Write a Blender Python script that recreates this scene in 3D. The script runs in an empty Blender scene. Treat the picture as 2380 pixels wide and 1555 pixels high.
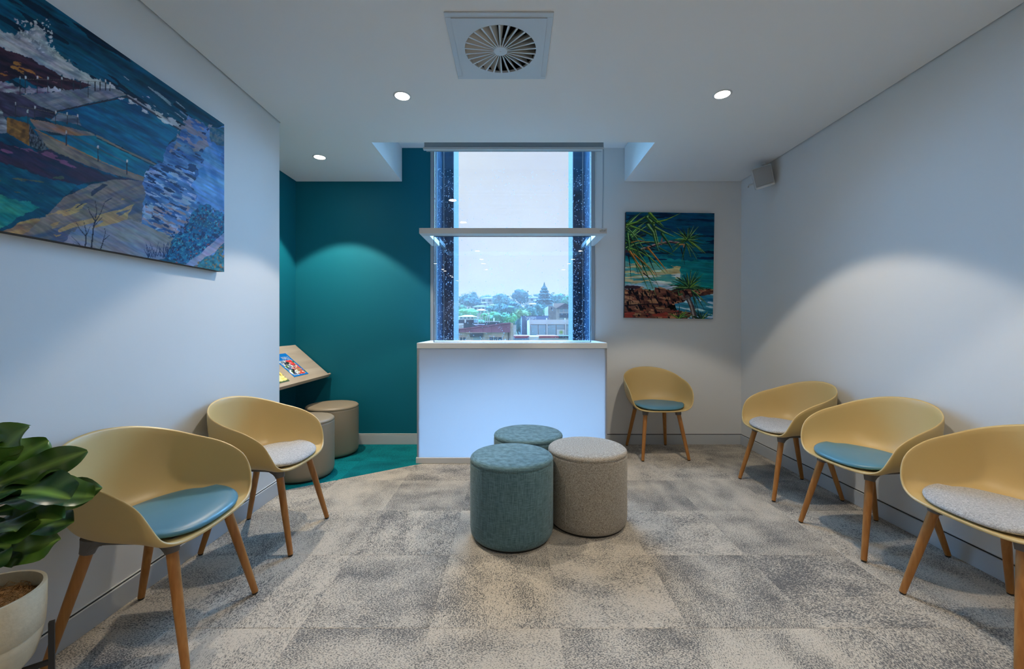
import bpy, bmesh, math, random
import numpy as np
from mathutils import Vector, Matrix, Euler
R = math.radians
random.seed(7); rng = np.random.default_rng(7)
S = bpy.context.scene
COL = S.collection

# ------------------------------------------------------------------ camera
# photograph: level camera, vanishing point (1193, 756), focal length 951 px of a 2380 px wide frame
F, CX, CY, EYE = 951.0, 1193.0, 756.0, 1.2
cam_d = bpy.data.cameras.new('camera'); cam = bpy.data.objects.new('camera', cam_d); COL.objects.link(cam)
cam.location = (0, 0, EYE); cam.rotation_euler = (R(90), 0, 0)
cam_d.sensor_width = 36; cam_d.lens = 36 * F / 2380
cam_d.shift_x = (1190 - CX) / 2380; cam_d.shift_y = -(777.5 - CY) / 2380
cam_d.clip_start = 0.02; cam_d.clip_end = 600
S.camera = cam
def at(px, py, D):                      # a measured photograph point at depth D -> metres
    return ((px - CX) * D / F, D, EYE + (CY - py) * D / F)

# ------------------------------------------------------------------ view, sky, daylight
S.view_settings.view_transform = 'Standard'; S.view_settings.look = 'None'
S.view_settings.gamma = 1; S.view_settings.use_curve_mapping = False
S.view_settings.exposure = 0.0
W = bpy.data.worlds.new('overcast_sky'); S.world = W; W.use_nodes = True
wn, wl = W.node_tree.nodes, W.node_tree.links
bg = wn['Background']
tc = wn.new('ShaderNodeTexCoord'); mp = wn.new('ShaderNodeMapping'); mp.inputs['Scale'].default_value = (1.6, 1.6, 3.2)
nz = wn.new('ShaderNodeTexNoise'); nz.inputs['Scale'].default_value = 2.2; nz.inputs['Detail'].default_value = 4
cr = wn.new('ShaderNodeValToRGB')
cr.color_ramp.elements[0].position = .3; cr.color_ramp.elements[0].color = (.70, .715, .84, 1)
cr.color_ramp.elements[1].position = .7; cr.color_ramp.elements[1].color = (.82, .82, .87, 1)
wl.new(tc.outputs['Generated'], mp.inputs['Vector']); wl.new(mp.outputs['Vector'], nz.inputs['Vector'])
wl.new(nz.outputs['Fac'], cr.inputs['Fac']); wl.new(cr.outputs['Color'], bg.inputs['Color'])
bg.inputs['Strength'].default_value = 1.12
# diffuse blue daylight of the overcast sky: a very wide soft sun coming in through the window
sun_d = bpy.data.lights.new('daylight', 'SUN'); sun = bpy.data.objects.new('daylight', sun_d); COL.objects.link(sun)
sun_d.energy = 41.0; sun_d.angle = R(96); sun_d.color = (.22, .55, 1.0)
sun.rotation_euler = Euler((R(-53), 0, R(3))); sun.location = (0, 12, 8)

LIGHT_W = 82.0            # power of one ceiling downlight
LIGHT_C = (1.0, .87, .69)

# ------------------------------------------------------------------ helpers
def tag(o, label=None, cat=None, group=None, kind=None):
    if label: o['label'] = label
    if cat: o['category'] = cat
    if group: o['group'] = group
    if kind: o['kind'] = kind
    return o
def thing(name, label, cat, loc=(0, 0, 0), rz=0, group=None, kind=None):
    o = bpy.data.objects.new(name, None); COL.objects.link(o)
    o.empty_display_size = .1; o.location = loc; o.rotation_euler = (0, 0, rz)
    return tag(o, label, cat, group, kind)
class MB:
    def __init__(s): s.v = []; s.f = []; s.uv = None
    def add(s, vs, fs):
        n = len(s.v); s.v += [tuple(p) for p in vs]; s.f += [tuple(i + n for i in f) for f in fs]; return s
    def box(s, x0, x1, y0, y1, z0, z1):
        return s.add([(x0,y0,z0),(x1,y0,z0),(x1,y1,z0),(x0,y1,z0),(x0,y0,z1),(x1,y0,z1),(x1,y1,z1),(x0,y1,z1)],
                     [(0,3,2,1),(4,5,6,7),(0,1,5,4),(1,2,6,5),(2,3,7,6),(3,0,4,7)])
    def obox(s, c, ax, ay, az):            # oriented box, half axes
        c, ax, ay, az = map(Vector, (c, ax, ay, az))
        vs = [c + i*ax + j*ay + k*az for k in (-1, 1) for (i, j) in ((-1,-1),(1,-1),(1,1),(-1,1))]
        return s.add(vs, [(0,3,2,1),(4,5,6,7),(0,1,5,4),(1,2,6,5),(2,3,7,6),(3,0,4,7)])
    def tube(s, path, rad, n=12, caps=True):
        path = [Vector(p) for p in path]
        if not hasattr(rad, '__len__'): rad = [rad] * len(path)
        rings = []; up = None
        for i, p in enumerate(path):
            t = (path[min(i+1, len(path)-1)] - path[max(i-1, 0)]).normalized()
            a = t.orthogonal().normalized() if up is None else (up - t * up.dot(t)).normalized()
            up = a; b = t.cross(a)
            rings.append([p + rad[i] * (math.cos(2*math.pi*k/n) * a + math.sin(2*math.pi*k/n) * b) for k in range(n)])
        base = len(s.v)
        for r in rings: s.v += [tuple(q) for q in r]
        for i in range(len(rings) - 1):
            for k in range(n):
                k2 = (k + 1) % n
                s.f.append((base+i*n+k, base+i*n+k2, base+(i+1)*n+k2, base+(i+1)*n+k))
        if caps:
            s.f.append(tuple(base + k for k in reversed(range(n))))
            s.f.append(tuple(base + (len(rings)-1)*n + k for k in range(n)))
        return s
    def lathe(s, prof, n=48, c=(0, 0, 0), close=True):
        base = len(s.v); m = len(prof)
        for r, z in prof:
            for k in range(n):
                a = 2*math.pi*k/n; s.v.append((c[0]+r*math.cos(a), c[1]+r*math.sin(a), c[2]+z))
        for i in range(m - 1):
            for k in range(n):
                k2 = (k+1) % n
                s.f.append((base+i*n+k, base+i*n+k2, base+(i+1)*n+k2, base+(i+1)*n+k))
        if close:
            if prof[0][0] > 1e-6: s.f.append(tuple(base+k for k in reversed(range(n))))
            if prof[-1][0] > 1e-6: s.f.append(tuple(base+(m-1)*n+k for k in range(n)))
        return s
    def prism(s, poly, axis, a0, a1):      # polygon in the other two axes, extruded along axis
        def P(p, t):
            q = list(p); q.insert(axis, t); return tuple(q)
        n = len(poly)
        s.add([P(p, a0) for p in poly] + [P(p, a1) for p in poly],
              [tuple(range(n)), tuple(reversed(range(n, 2*n)))] + [(i, i+n, (i+1) % n+n, (i+1) % n) for i in range(n)])
        return s
    def build(s, name, mat, parent=None, smooth=None, bevel=0, seg=2, solid=0, subsurf=0, fix=False):
        me = bpy.data.meshes.new(name); me.from_pydata(s.v, [], s.f); me.update()
        if fix:
            bm = bmesh.new(); bm.from_mesh(me); bmesh.ops.recalc_face_normals(bm, faces=bm.faces); bm.to_mesh(me); bm.free()
        if smooth is not None:
            me.shade_smooth(); me.set_sharp_from_angle(angle=R(smooth))
        if mat: me.materials.append(mat)
        o = bpy.data.objects.new(name, me); COL.objects.link(o)
        if parent: o.parent = parent
        if solid:
            m = o.modifiers.new('solidify', 'SOLIDIFY'); m.thickness = solid; m.offset = 0
        if bevel:
            m = o.modifiers.new('bevel', 'BEVEL'); m.width = bevel; m.segments = seg; m.limit_method = 'ANGLE'; m.angle_limit = R(40)
        if subsurf:
            m = o.modifiers.new('subsurf', 'SUBSURF'); m.levels = subsurf; m.render_levels = subsurf
        return o
def box_obj(name, b, mat, parent=None, bevel=0):
    return MB().box(*b).build(name, mat, parent, bevel=bevel)
def struct(o): o['kind'] = 'structure'; return o
def copy_tree(o, parent=None):
    c = o.copy(); COL.objects.link(c); c.parent = parent
    for ch in [q for q in bpy.data.objects if q.parent == o]: copy_tree(ch, c)
    return c

# ------------------------------------------------------------------ materials
def lin(r, g, b):
    f = lambda c: (c/255/12.92 if c/255 <= .04045 else ((c/255+.055)/1.055)**2.4)
    return (f(r), f(g), f(b), 1)
def mat(name, col, rough=.6, metal=0, spec=.5, noise=None, bump=None, emit=None):
    """noise=(scale, amount, stretch) varies the colour; bump=(scale, strength, distance)"""
    m = bpy.data.materials.new(name); m.use_nodes = True
    n, l = m.node_tree.nodes, m.node_tree.links; b = n['Principled BSDF']
    col = tuple(col[:3]) + (1,)
    b.inputs['Base Color'].default_value = col; b.inputs['Roughness'].default_value = rough
    b.inputs['Metallic'].default_value = metal; b.inputs['Specular IOR Level'].default_value = spec
    t = n.new('ShaderNodeTexCoord')
    if noise:
        mp = n.new('ShaderNodeMapping'); mp.inputs['Scale'].default_value = noise[2] if len(noise) > 2 else (1, 1, 1)
        z = n.new('ShaderNodeTexNoise'); z.inputs['Scale'].default_value = noise[0]; z.inputs['Detail'].default_value = 5
        r = n.new('ShaderNodeValToRGB'); a = noise[1]
        r.color_ramp.elements[0].position = .3; r.color_ramp.elements[1].position = .7
        r.color_ramp.elements[0].color = tuple(c*(1-a) for c in col[:3]) + (1,)
        r.color_ramp.elements[1].color = tuple(min(1, c*(1+a)) for c in col[:3]) + (1,)
        l.new(t.outputs['Object'], mp.inputs['Vector']); l.new(mp.outputs['Vector'], z.inputs['Vector'])
        l.new(z.outputs['Fac'], r.inputs['Fac']); l.new(r.outputs['Color'], b.inputs['Base Color'])
    if bump:
        z = n.new('ShaderNodeTexNoise'); z.inputs['Scale'].default_value = bump[0]; z.inputs['Detail'].default_value = 3
        bp = n.new('ShaderNodeBump'); bp.inputs['Strength'].default_value = bump[1]; bp.inputs['Distance'].default_value = bump[2]
        l.new(t.outputs['Object'], z.inputs['Vector']); l.new(z.outputs['Fac'], bp.inputs['Height']); l.new(bp.outputs['Normal'], b.inputs['Normal'])
    if emit:
        b.inputs['Emission Color'].default_value = tuple(emit[0][:3]) + (1,); b.inputs['Emission Strength'].default_value = emit[1]
    return m
M = {}
M['wall'] = mat('painted_wall', (.69, .70, .70), .62, bump=(260, .06, .002))
M['teal'] = mat('teal_wall_paint', (.002, .135, .195), .6, spec=.2, bump=(220, .08, .002))
M['ceiling'] = mat('ceiling_paint', (.80, .80, .79), .75, bump=(200, .04, .002))
M['skirt'] = mat('skirting_aluminium', (.50, .53, .56), .45)
M['gap'] = mat('shadow_gap_black', (.012, .014, .016), .8)
M['white'] = mat('white_laminate', (.62, .63, .64), .45)
M['frame'] = mat('window_frame_grey', (.30, .33, .36), .5)
M['dark_clad'] = mat('dark_facade_cladding', (.012, .055, .12), .8, spec=.05, noise=(14, .5, (1, 1, .5)))
M['pale_edge'] = mat('pale_edge_lit_side', (.26, .33, .38), .8, spec=.05)
M['seal'] = mat('black_glazing_seal', (.006, .02, .035), .5)
M['black'] = mat('black_steel', (.012, .012, .014), .45)
M['rubber'] = mat('black_rubber', (.02, .02, .02), .7)
M['shell'] = mat('tan_shell_plastic', (.60, .42, .17), .42, bump=(900, .05, .0005))
M['under'] = mat('grey_underframe_plastic', (.13, .12, .115), .5)
M['blue_pad'] = mat('blue_leather', (.082, .225, .30), .36, bump=(500, .12, .0006))
M['pot'] = mat('cream_ceramic', (.56, .49, .35), .6, noise=(60, .06), bump=(180, .25, .002))
M['vent'] = mat('vent_white_metal', (.56, .62, .68), .45)
M['vent_blade'] = mat('vent_blade_metal', (.60, .585, .54), .5)
M['vent_dark'] = mat('duct_black', (.004, .004, .005), .9)
M['speaker'] = mat('speaker_white_plastic', (.50, .51, .52), .5)
M['grille'] = mat('speaker_grille', (.30, .31, .32), .6, bump=(900, .5, .001))
M['taupe'] = mat('taupe_leather', (.30, .245, .175), .42, bump=(300, .12, .0007))
M['chrome'] = mat('brushed_metal', (.55, .55, .55), .3, metal=1)

def wood(name, c1, c2, scale, stretch):
    m = bpy.data.materials.new(name); m.use_nodes = True
    n, l = m.node_tree.nodes, m.node_tree.links; b = n['Principled BSDF']; b.inputs['Roughness'].default_value = .42
    t = n.new('ShaderNodeTexCoord'); mp = n.new('ShaderNodeMapping'); mp.inputs['Scale'].default_value = stretch
    z = n.new('ShaderNodeTexNoise'); z.inputs['Scale'].default_value = scale; z.inputs['Detail'].default_value = 6; z.inputs['Distortion'].default_value = .6
    r = n.new('ShaderNodeValToRGB'); r.color_ramp.elements[0].color = c1 + (1,); r.color_ramp.elements[1].color = c2 + (1,)
    r.color_ramp.elements[0].position = .32; r.color_ramp.elements[1].position = .68
    l.new(t.outputs['Object'], mp.inputs['Vector']); l.new(mp.outputs['Vector'], z.inputs['Vector'])
    l.new(z.outputs['Fac'], r.inputs['Fac']); l.new(r.outputs['Color'], b.inputs['Base Color'])
    return m
M['leg'] = wood('beech_leg', (.33, .125, .026), (.46, .20, .050), 9, (6, 6, .5))
M['desk'] = wood('oak_laminate', (.40, .33, .26), (.52, .45, .37), 5, (2.5, .35, 2.5))

def fabric(name, c1, c2, su, sv, bump=.5):
    m = bpy.data.materials.new(name); m.use_nodes = True
    n, l = m.node_tree.nodes, m.node_tree.links; b = n['Principled BSDF']; b.inputs['Roughness'].default_value = .9
    b.inputs['Specular IOR Level'].default_value = .2; b.inputs['Sheen Weight'].default_value = .15
    t = n.new('ShaderNodeTexCoord'); outs = []
    for k, sc in enumerate((su, sv)):
        mp = n.new('ShaderNodeMapping'); mp.inputs['Scale'].default_value = sc
        z = n.new('ShaderNodeTexNoise'); z.inputs['Scale'].default_value = 1; z.inputs['Detail'].default_value = 2
        l.new(t.outputs['Object'], mp.inputs['Vector']); l.new(mp.outputs['Vector'], z.inputs['Vector']); outs.append(z.outputs['Fac'])
    a = n.new('ShaderNodeMath'); a.operation = 'ADD'; l.new(outs[0], a.inputs[0]); l.new(outs[1], a.inputs[1])
    h = n.new('ShaderNodeMath'); h.operation = 'MULTIPLY'; h.inputs[1].default_value = .5; l.new(a.outputs[0], h.inputs[0])
    r = n.new('ShaderNodeValToRGB'); r.color_ramp.elements[0].color = c1 + (1,); r.color_ramp.elements[1].color = c2 + (1,)
    r.color_ramp.elements[0].position = .38; r.color_ramp.elements[1].position = .62
    l.new(h.outputs[0], r.inputs['Fac']); l.new(r.outputs['Color'], b.inputs['Base Color'])
    bp = n.new('ShaderNodeBump'); bp.inputs['Strength'].default_value = bump; bp.inputs['Distance'].default_value = .0015
    l.new(h.outputs[0], bp.inputs['Height']); l.new(bp.outputs['Normal'], b.inputs['Normal'])
    return m
M['grey_pad'] = fabric('grey_tweed', (.27, .26, .255), (.58, .56, .54), (420, 420, 420), (180, 180, 180))
M['teal_tweed'] = fabric('teal_tweed', (.048, .105, .122), (.15, .255, .29), (30, 30, 520), (420, 420, 18))
M['beige_tweed'] = fabric('beige_tweed', (.17, .145, .115), (.50, .455, .39), (150, 150, 500), (420, 420, 120))

def carpet(name, light, mid, dark):
    m = bpy.data.materials.new(name); m.use_nodes = True
    n, l = m.node_tree.nodes, m.node_tree.links; b = n['Principled BSDF']; b.inputs['Roughness'].default_value = .95
    b.inputs['Specular IOR Level'].default_value = .15
    t = n.new('ShaderNodeTexCoord'); oi = n.new('ShaderNodeObjectInfo')
    off = n.new('ShaderNodeVectorMath'); off.operation = 'ADD'
    sc = n.new('ShaderNodeMath'); sc.operation = 'MULTIPLY'; sc.inputs[1].default_value = 50
    l.new(oi.outputs['Random'], sc.inputs[0]); l.new(t.outputs['Object'], off.inputs[0]); l.new(sc.outputs[0], off.inputs[1])
    def nz(scale, stretch, detail=2):
        mp = n.new('ShaderNodeMapping'); mp.inputs['Scale'].default_value = stretch
        z = n.new('ShaderNodeTexNoise'); z.inputs['Scale'].default_value = scale; z.inputs['Detail'].default_value = detail
        l.new(off.outputs[0], mp.inputs['Vector']); l.new(mp.outputs['Vector'], z.inputs['Vector']); return z.outputs['Fac']
    patch = nz(4.2, (1, 1.5, 1), 3); speck = nz(145, (1, 1.9, 1), 3)
    def math_(op, a, bb):
        q = n.new('ShaderNodeMath'); q.operation = op
        for i, x in enumerate((a, bb)):
            if isinstance(x, (int, float)): q.inputs[i].default_value = x
            else: l.new(x, q.inputs[i])
        return q.outputs[0]
    tone = math_('MULTIPLY', math_('SUBTRACT', oi.outputs['Random'], .5), .10)
    f = math_('ADD', math_('ADD', speck, tone), math_('MULTIPLY', math_('SUBTRACT', patch, .5), .42))
    r = n.new('ShaderNodeValToRGB'); e = r.color_ramp.elements
    e[0].position = .39; e[0].color = dark + (1,); e[1].position = .58; e[1].color = light + (1,)
    q = r.color_ramp.elements.new(.47); q.color = mid + (1,)
    l.new(f, r.inputs['Fac']); l.new(r.outputs['Color'], b.inputs['Base Color'])
    bp = n.new('ShaderNodeBump'); bp.inputs['Strength'].default_value = .8; bp.inputs['Distance'].default_value = .003
    l.new(speck, bp.inputs['Height']); l.new(bp.outputs['Normal'], b.inputs['Normal'])
    return m
M['carpet'] = carpet('grey_carpet', (.53, .475, .40), (.325, .30, .265), (.118, .118, .12))
M['teal_carpet'] = carpet('teal_carpet', (.0, .225, .255), (.0, .165, .195), (.0, .10, .125))

def glass_mat():
    m = bpy.data.materials.new('clear_glass'); m.use_nodes = True
    n, l = m.node_tree.nodes, m.node_tree.links; n.remove(n['Principled BSDF'])
    tr = n.new('ShaderNodeBsdfTransparent'); tr.inputs['Color'].default_value = (.95, .975, .985, 1)
    gl = n.new('ShaderNodeBsdfGlossy'); gl.inputs['Roughness'].default_value = 0
    fr = n.new('ShaderNodeFresnel'); ge = n.new('ShaderNodeNewGeometry'); io = n.new('ShaderNodeMapRange')   # thin pane: both faces reflect alike
    io.inputs['To Min'].default_value = 1.45; io.inputs['To Max'].default_value = 1/1.45
    l.new(ge.outputs['Backfacing'], io.inputs['Value']); l.new(io.outputs['Result'], fr.inputs['IOR'])
    mx = n.new('ShaderNodeMixShader')
    l.new(fr.outputs[0], mx.inputs[0]); l.new(tr.outputs[0], mx.inputs[1]); l.new(gl.outputs[0], mx.inputs[2])
    l.new(mx.outputs[0], n['Material Output'].inputs['Surface']); return m
M['glass'] = glass_mat()
def translucent_mat(name, col, mixf, t_col):
    m = bpy.data.materials.new(name); m.use_nodes = True
    n, l = m.node_tree.nodes, m.node_tree.links; n.remove(n['Principled BSDF'])
    tr = n.new('ShaderNodeBsdfTranslucent'); tr.inputs['Color'].default_value = t_col + (1,)
    df = n.new('ShaderNodeBsdfDiffuse'); df.inputs['Color'].default_value = col + (1,)
    mx = n.new('ShaderNodeMixShader'); mx.inputs[0].default_value = mixf
    l.new(df.outputs[0], mx.inputs[1]); l.new(tr.outputs[0], mx.inputs[2])
    l.new(mx.outputs[0], n['Material Output'].inputs['Surface']); return m
M['frost'] = translucent_mat('frosted_acrylic', (.52, .53, .55), .50, (.93, .86, .86))
M['drop'] = translucent_mat('rain_water', (.55, .70, .85), .5, (.8, .9, 1.0))

def leaf_mat():
    m = bpy.data.materials.new('fig_leaf'); m.use_nodes = True
    n, l = m.node_tree.nodes, m.node_tree.links; b = n['Principled BSDF']; b.inputs['Roughness'].default_value = .3
    at_ = n.new('ShaderNodeAttribute'); at_.attribute_name = 'vein'; oi = n.new('ShaderNodeObjectInfo')
    r = n.new('ShaderNodeValToRGB'); r.color_ramp.elements[0].color = (.012, .045, .016, 1); r.color_ramp.elements[1].color = (.065, .155, .014, 1)
    l.new(oi.outputs['Random'], r.inputs['Fac'])
    mx = n.new('ShaderNodeMixRGB'); mx.inputs['Color2'].default_value = (.20, .34, .06, 1)
    l.new(at_.outputs['Fac'], mx.inputs['Fac']); l.new(r.outputs['Color'], mx.inputs['Color1'])
    l.new(mx.outputs['Color'], b.inputs['Base Color'])
    return m
M['leaf'] = leaf_mat()
M['stem'] = mat('brown_stem', (.10, .07, .035), .7)
M['coir'] = mat('coconut_fibre', (.33, .17, .06), .9, noise=(60, .5), bump=(90, 1, .01))

# ------------------------------------------------------------------ the room
H = 2.65; XL, XR, YB, YA, XA = -1.675, 2.30, 4.13, 2.93, -2.196       # walls; YA/XA: alcove
YR, XC, YC = -5.6, -3.2, -1.2                                         # the room goes on behind the camera
NX, NY, ZR = 1.123, 3.245, 2.99                                       # ceiling recess before the window
G = .010                                                              # shadow gap
wl_ = struct(box_obj('wall_left', (XA - .15, XL, YC, YA, 0, 3.0), M['wall']))
struct(box_obj('wall_right', (XR, XR + .15, YR, YB, 0, 3.0), M['wall']))
struct(box_obj('wall_back_right', (.823, XR + .15, YB, YB + .42, 0, 3.0), M['wall']))
struct(box_obj('wall_back_left', (XA - .15, -.835, YB, YB + .42, 0, 3.0), M['teal']))
struct(box_obj('wall_alcove', (XA - .15, XA, YA, YB, 0, 3.0), M['teal']))
struct(box_obj('wall_rear', (XC - .15, XR + .15, YR - .15, YR, 0, 3.0), M['wall']))
struct(box_obj('wall_corridor', (XC - .15, XC, YR, YC, 0, 3.0), M['wall']))
struct(box_obj('wall_corridor_end', (XC - .15, XA - .15, YC, YC + .12, 0, 3.0), M['wall']))
c = MB()
vx0, vx1, vy0, vy1 = -.067-.2, -.067+.2, 2.145-.2, 2.145+.2          # duct hole above the air vent
c.box(XL + G, vx0, YC, YA, H, ZR).box(vx1, XR - G, YC, YA, H, ZR).box(vx0, vx1, YC, vy0, H, ZR).box(vx0, vx1, vy1, YA, H, ZR)
c.box(XC + G, XR - G, YR, YC, H, ZR)
c.box(XA + G, XR - G, YA, NY, H, ZR)
c.box(XA + G, -NX, NY, YB - .004, H, ZR)
c.box(NX, XR - G, NY, YB - .004, H, ZR)
c.box(XC - .15, XR + .15, YR - .15, YB + .05, ZR, ZR + .15)
c.box(XC - .15, -.84, YB + .05, YB + .42, ZR, ZR + .15)
c.box(.83, XR + .15, YB + .05, YB + .42, ZR, ZR + .15)
struct(c.build('ceiling', M['ceiling']))

# floor: slab with carpet tiles (0.515 m grid) laid on it; grey in the room, teal in the alcove
floor = struct(box_obj('floor', (XC - .15, XR + .15, YR - .15, YB + .42, -.15, -.006), M['gap']))
T = .515; OX, OY = .182, 1.621
LA, LB = Vector((-1.675, 2.972)), Vector((-.841, 3.52))               # edge between the grey and the teal carpet
def clip(poly, p, nrm):
    out = []
    for i in range(len(poly)):
        a, b = Vector(poly[i]), Vector(poly[(i+1) % len(poly)])
        da, db = (a-p).dot(nrm), (b-p).dot(nrm)
        if da >= 0: out.append(tuple(a))
        if (da >= 0) != (db >= 0): out.append(tuple(a + (b-a) * (da/(da-db))))
    return out
def area(poly): return abs(sum(poly[i][0]*poly[(i+1) % len(poly)][1] - poly[(i+1) % len(poly)][0]*poly[i][1] for i in range(len(poly)))) / 2
def rect_clip(poly, x0, x1, y0, y1):
    for p, n_ in (((x0, 0), (1, 0)), ((x1, 0), (-1, 0)), ((0, y0), (0, 1)), ((0, y1), (0, -1))):
        if len(poly) > 2: poly = clip(poly, Vector(p), Vector(n_))
    return poly
dln = (LB - LA).normalized(); nl = Vector((-dln.y, dln.x))            # points to the alcove
full = {}
def tile_mesh(poly, cx, cy, mt, key=None):
    if key and key in full: return full[key]
    e = .0012
    mb = MB(); n = len(poly)
    cen = Vector((sum(p[0] for p in poly)/n, sum(p[1] for p in poly)/n))
    P = [Vector(p) - Vector((cx, cy)) for p in poly]; c0 = cen - Vector((cx, cy))
    ins = [p + (c0 - p).normalized() * .003 for p in P]
    mb.add([(p.x, p.y, -.006) for p in P] + [(p.x, p.y, -.0015) for p in P] + [(p.x, p.y, 0) for p in ins],
           [tuple(range(2*n, 3*n))] + [(i, (i+1) % n, (i+1) % n+n, i+n) for i in range(n)] + [(i+n, (i+1) % n+n, (i+1) % n+2*n, i+2*n) for i in range(n)])
    me = bpy.data.meshes.new('carpet_tile'); me.from_pydata(mb.v, [], mb.f); me.update(); me.materials.append(mt)
    if key: full[key] = me
    return me
def place_tiles(region, mt, diag, key, ox=OX, oy=OY, T=T):
    x0, x1, y0, y1 = region
    for i in range(math.floor((x0-ox)/T), math.ceil((x1-ox)/T)):
        for j in range(math.floor((y0-oy)/T), math.ceil((y1-oy)/T)):
            a, b = ox + i*T, oy + j*T
            sq = [(a, b), (a+T, b), (a+T, b+T), (a, b+T)]
            p = rect_clip(sq, *region)
            if diag and len(p) > 2: p = clip(p, LA, nl * diag)
            if len(p) < 3 or area(p) < .0004: continue
            whole = area(p) > T*T - 1e-6
            me = tile_mesh(p, a+T/2, b+T/2, mt, key if whole else None)
            o = bpy.data.objects.new('carpet_tile', me); COL.objects.link(o); o.parent = floor
            o.location = (a+T/2, b+T/2, 0)
            if whole: o.rotation_euler = (0, 0, R(90) * ((i + 2*j + (i*j) % 3) % 4))
place_tiles((XL, XR, YR + 3.2, YB), M['carpet'], -1, 'grey')
# teal alcove: left of the wall end and beyond the diagonal
place_tiles((XL, -.6, YA, YB), M['teal_carpet'], 1, None, ox=-1.35, oy=3.10)
place_tiles((XA, XL, YA, YB), M['teal_carpet'], 0, None, ox=-1.35, oy=3.10)
MB().box(XC, XR, YR, YR + 3.2, -.006, 0).box(XC, XL, YR + 3.2, YC, -.006, 0).build('carpet_rear', M['carpet'], floor)

# skirtings: aluminium board with a black shadow groove on top
def skirt(name, b, groove, edge):
    o = struct(box_obj(name, b, M['skirt'], bevel=.0015)); box_obj('shadow_groove', groove, M['gap'], o)
    box_obj('top_highlight', edge, M['white'], o); return o  # thin white strip above the groove, a highlight put into the colour
t_, g_, hs = .012, .003, .096
skirt('baseboard_left', (XL, XL+t_, YC, YA, 0, hs), (XL, XL+g_, YC, YA, hs, hs+.006), (XL, XL+.005, YC, YA, hs+.006, hs+.010))
skirt('baseboard_right', (XR-t_, XR, YR, YB, 0, hs), (XR-g_, XR, YR, YB, hs, hs+.007), (XR-.004, XR, YR, YB, hs+.007, hs+.010))
skirt('baseboard_back_right', (.823, XR-t_, YB-t_, YB, 0, hs), (.823, XR, YB-g_, YB, hs, hs+.007), (.823, XR, YB-.004, YB, hs+.007, hs+.010))
skirt('baseboard_back_left', (XA, -.835, YB-t_, YB, 0, hs), (XA, -.835, YB-g_, YB, hs, hs+.004), (XA, -.835, YB-.008, YB, hs+.004, hs+.012))
skirt('baseboard_alcove', (XA, XA+t_, YA, YB-t_, 0, hs), (XA, XA+g_, YA, YB, hs, hs+.004), (XA, XA+.008, YA, YB, hs+.004, hs+.012))

# ------------------------------------------------------------------ window
win = thing('window_1', None, None, kind='structure')
def wpart(name, b, m, bevel=0): return box_obj(name, b, m, win, bevel)
wpart('jamb', (-.835, -.785, YB - .008, YB + .06, 0, ZR), M['frame'], .002)
wpart('jamb', (.785, .823, YB - .008, YB + .06, 0, ZR), M['frame'], .002)
wpart('bright_edge', (-.785, -.777, YB + .012, YB + .05, 0, ZR), M['pale_edge'])
wpart('bright_edge', (.777, .785, YB + .012, YB + .05, 0, ZR), M['pale_edge'])
wpart('reveal', (-.95, -.78, YB + .06, 4.58, -1.5, 3.4), M['dark_clad'])
wpart('reveal', (.78, .95, YB + .06, 4.58, -1.5, 3.4), M['dark_clad'])
wpart('reveal_bead', (-.787, -.772, 4.57, 4.58, -1.5, 3.4), M['pale_edge'])
wpart('reveal_bead', (.772, .787, 4.57, 4.58, -1.5, 3.4), M['pale_edge'])
wpart('pier', (-1.2, -.672, 4.58, 4.96, -1.5, 3.6), M['dark_clad'])
wpart('pier', (.672, 1.2, 4.58, 4.94, -1.5, 3.6), M['dark_clad'])
wpart('pier_lit_side', (-.672, -.665, 4.58, 4.98, -1.5, 3.6), M['pale_edge'])  # pale sheets on the dark piers' sides, sky light put into their colour
wpart('pier_lit_side', (.665, .672, 4.58, 4.93, -1.5, 3.6), M['pale_edge'])
wpart('side_transom', (-.785, -.755, YB + .065, 4.57, 2.055, 2.095), M['pale_edge'])
wpart('side_transom', (.755, .785, YB + .065, 4.57, 2.055, 2.095), M['pale_edge'])
wpart('outer_pane', (-.785, .785, YB + .040, YB + .046, 0, ZR), M['glass'])
wpart('outer_sill', (-.785, .785, YB + .06, 4.98, -.15, -.004), M['frame'])
wpart('inner_pane', (-.708, .690, 3.660, 3.666, 1.052, 1.994), M['glass'])
wpart('inner_pane', (-.702, .692, 3.660, 3.666, 2.048, ZR), M['glass'])
s = MB()
s.box(-.713, -.708, 3.658, 3.668, 1.048, 1.997).box(.690, .695, 3.658, 3.668, 1.048, 1.997)
s.box(-.713, .695, 3.658, 3.668, 1.047, 1.052).box(-.713, .695, 3.658, 3.668, 1.992, 1.997)
s.build('glazing_seal', M['seal'], win)
# rain on the outer pane
d = MB()
octf = [(0,2,4),(2,1,4),(1,3,4),(3,0,4),(2,0,5),(1,2,5),(3,1,5),(0,3,5)]
for k in range(1900):
    side = random.random()
    if side < .62: x = random.choice((-1, 1)) * random.uniform(.56, .775); 
    else: x = random.uniform(-.56, .56)
    z = 1.05 + 1.75 * random.random() ** 1.25; r = random.uniform(.0016, .0042); rz = r * random.uniform(1, 2.0); y = YB + .047
    d.add([(x-r,y,z),(x+r,y,z),(x,y,z-rz),(x,y,z+rz),(x,y+r*.6,z),(x,y-r*.1,z)], [(a,b,e) for a,b,e in [(0,2,4),(2,1,4),(1,3,4),(3,0,4),(2,0,5),(1,2,5),(3,1,5),(0,3,5)]])
dr = d.build('raindrops', M['drop'], win); dr['kind'] = 'stuff'

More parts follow.
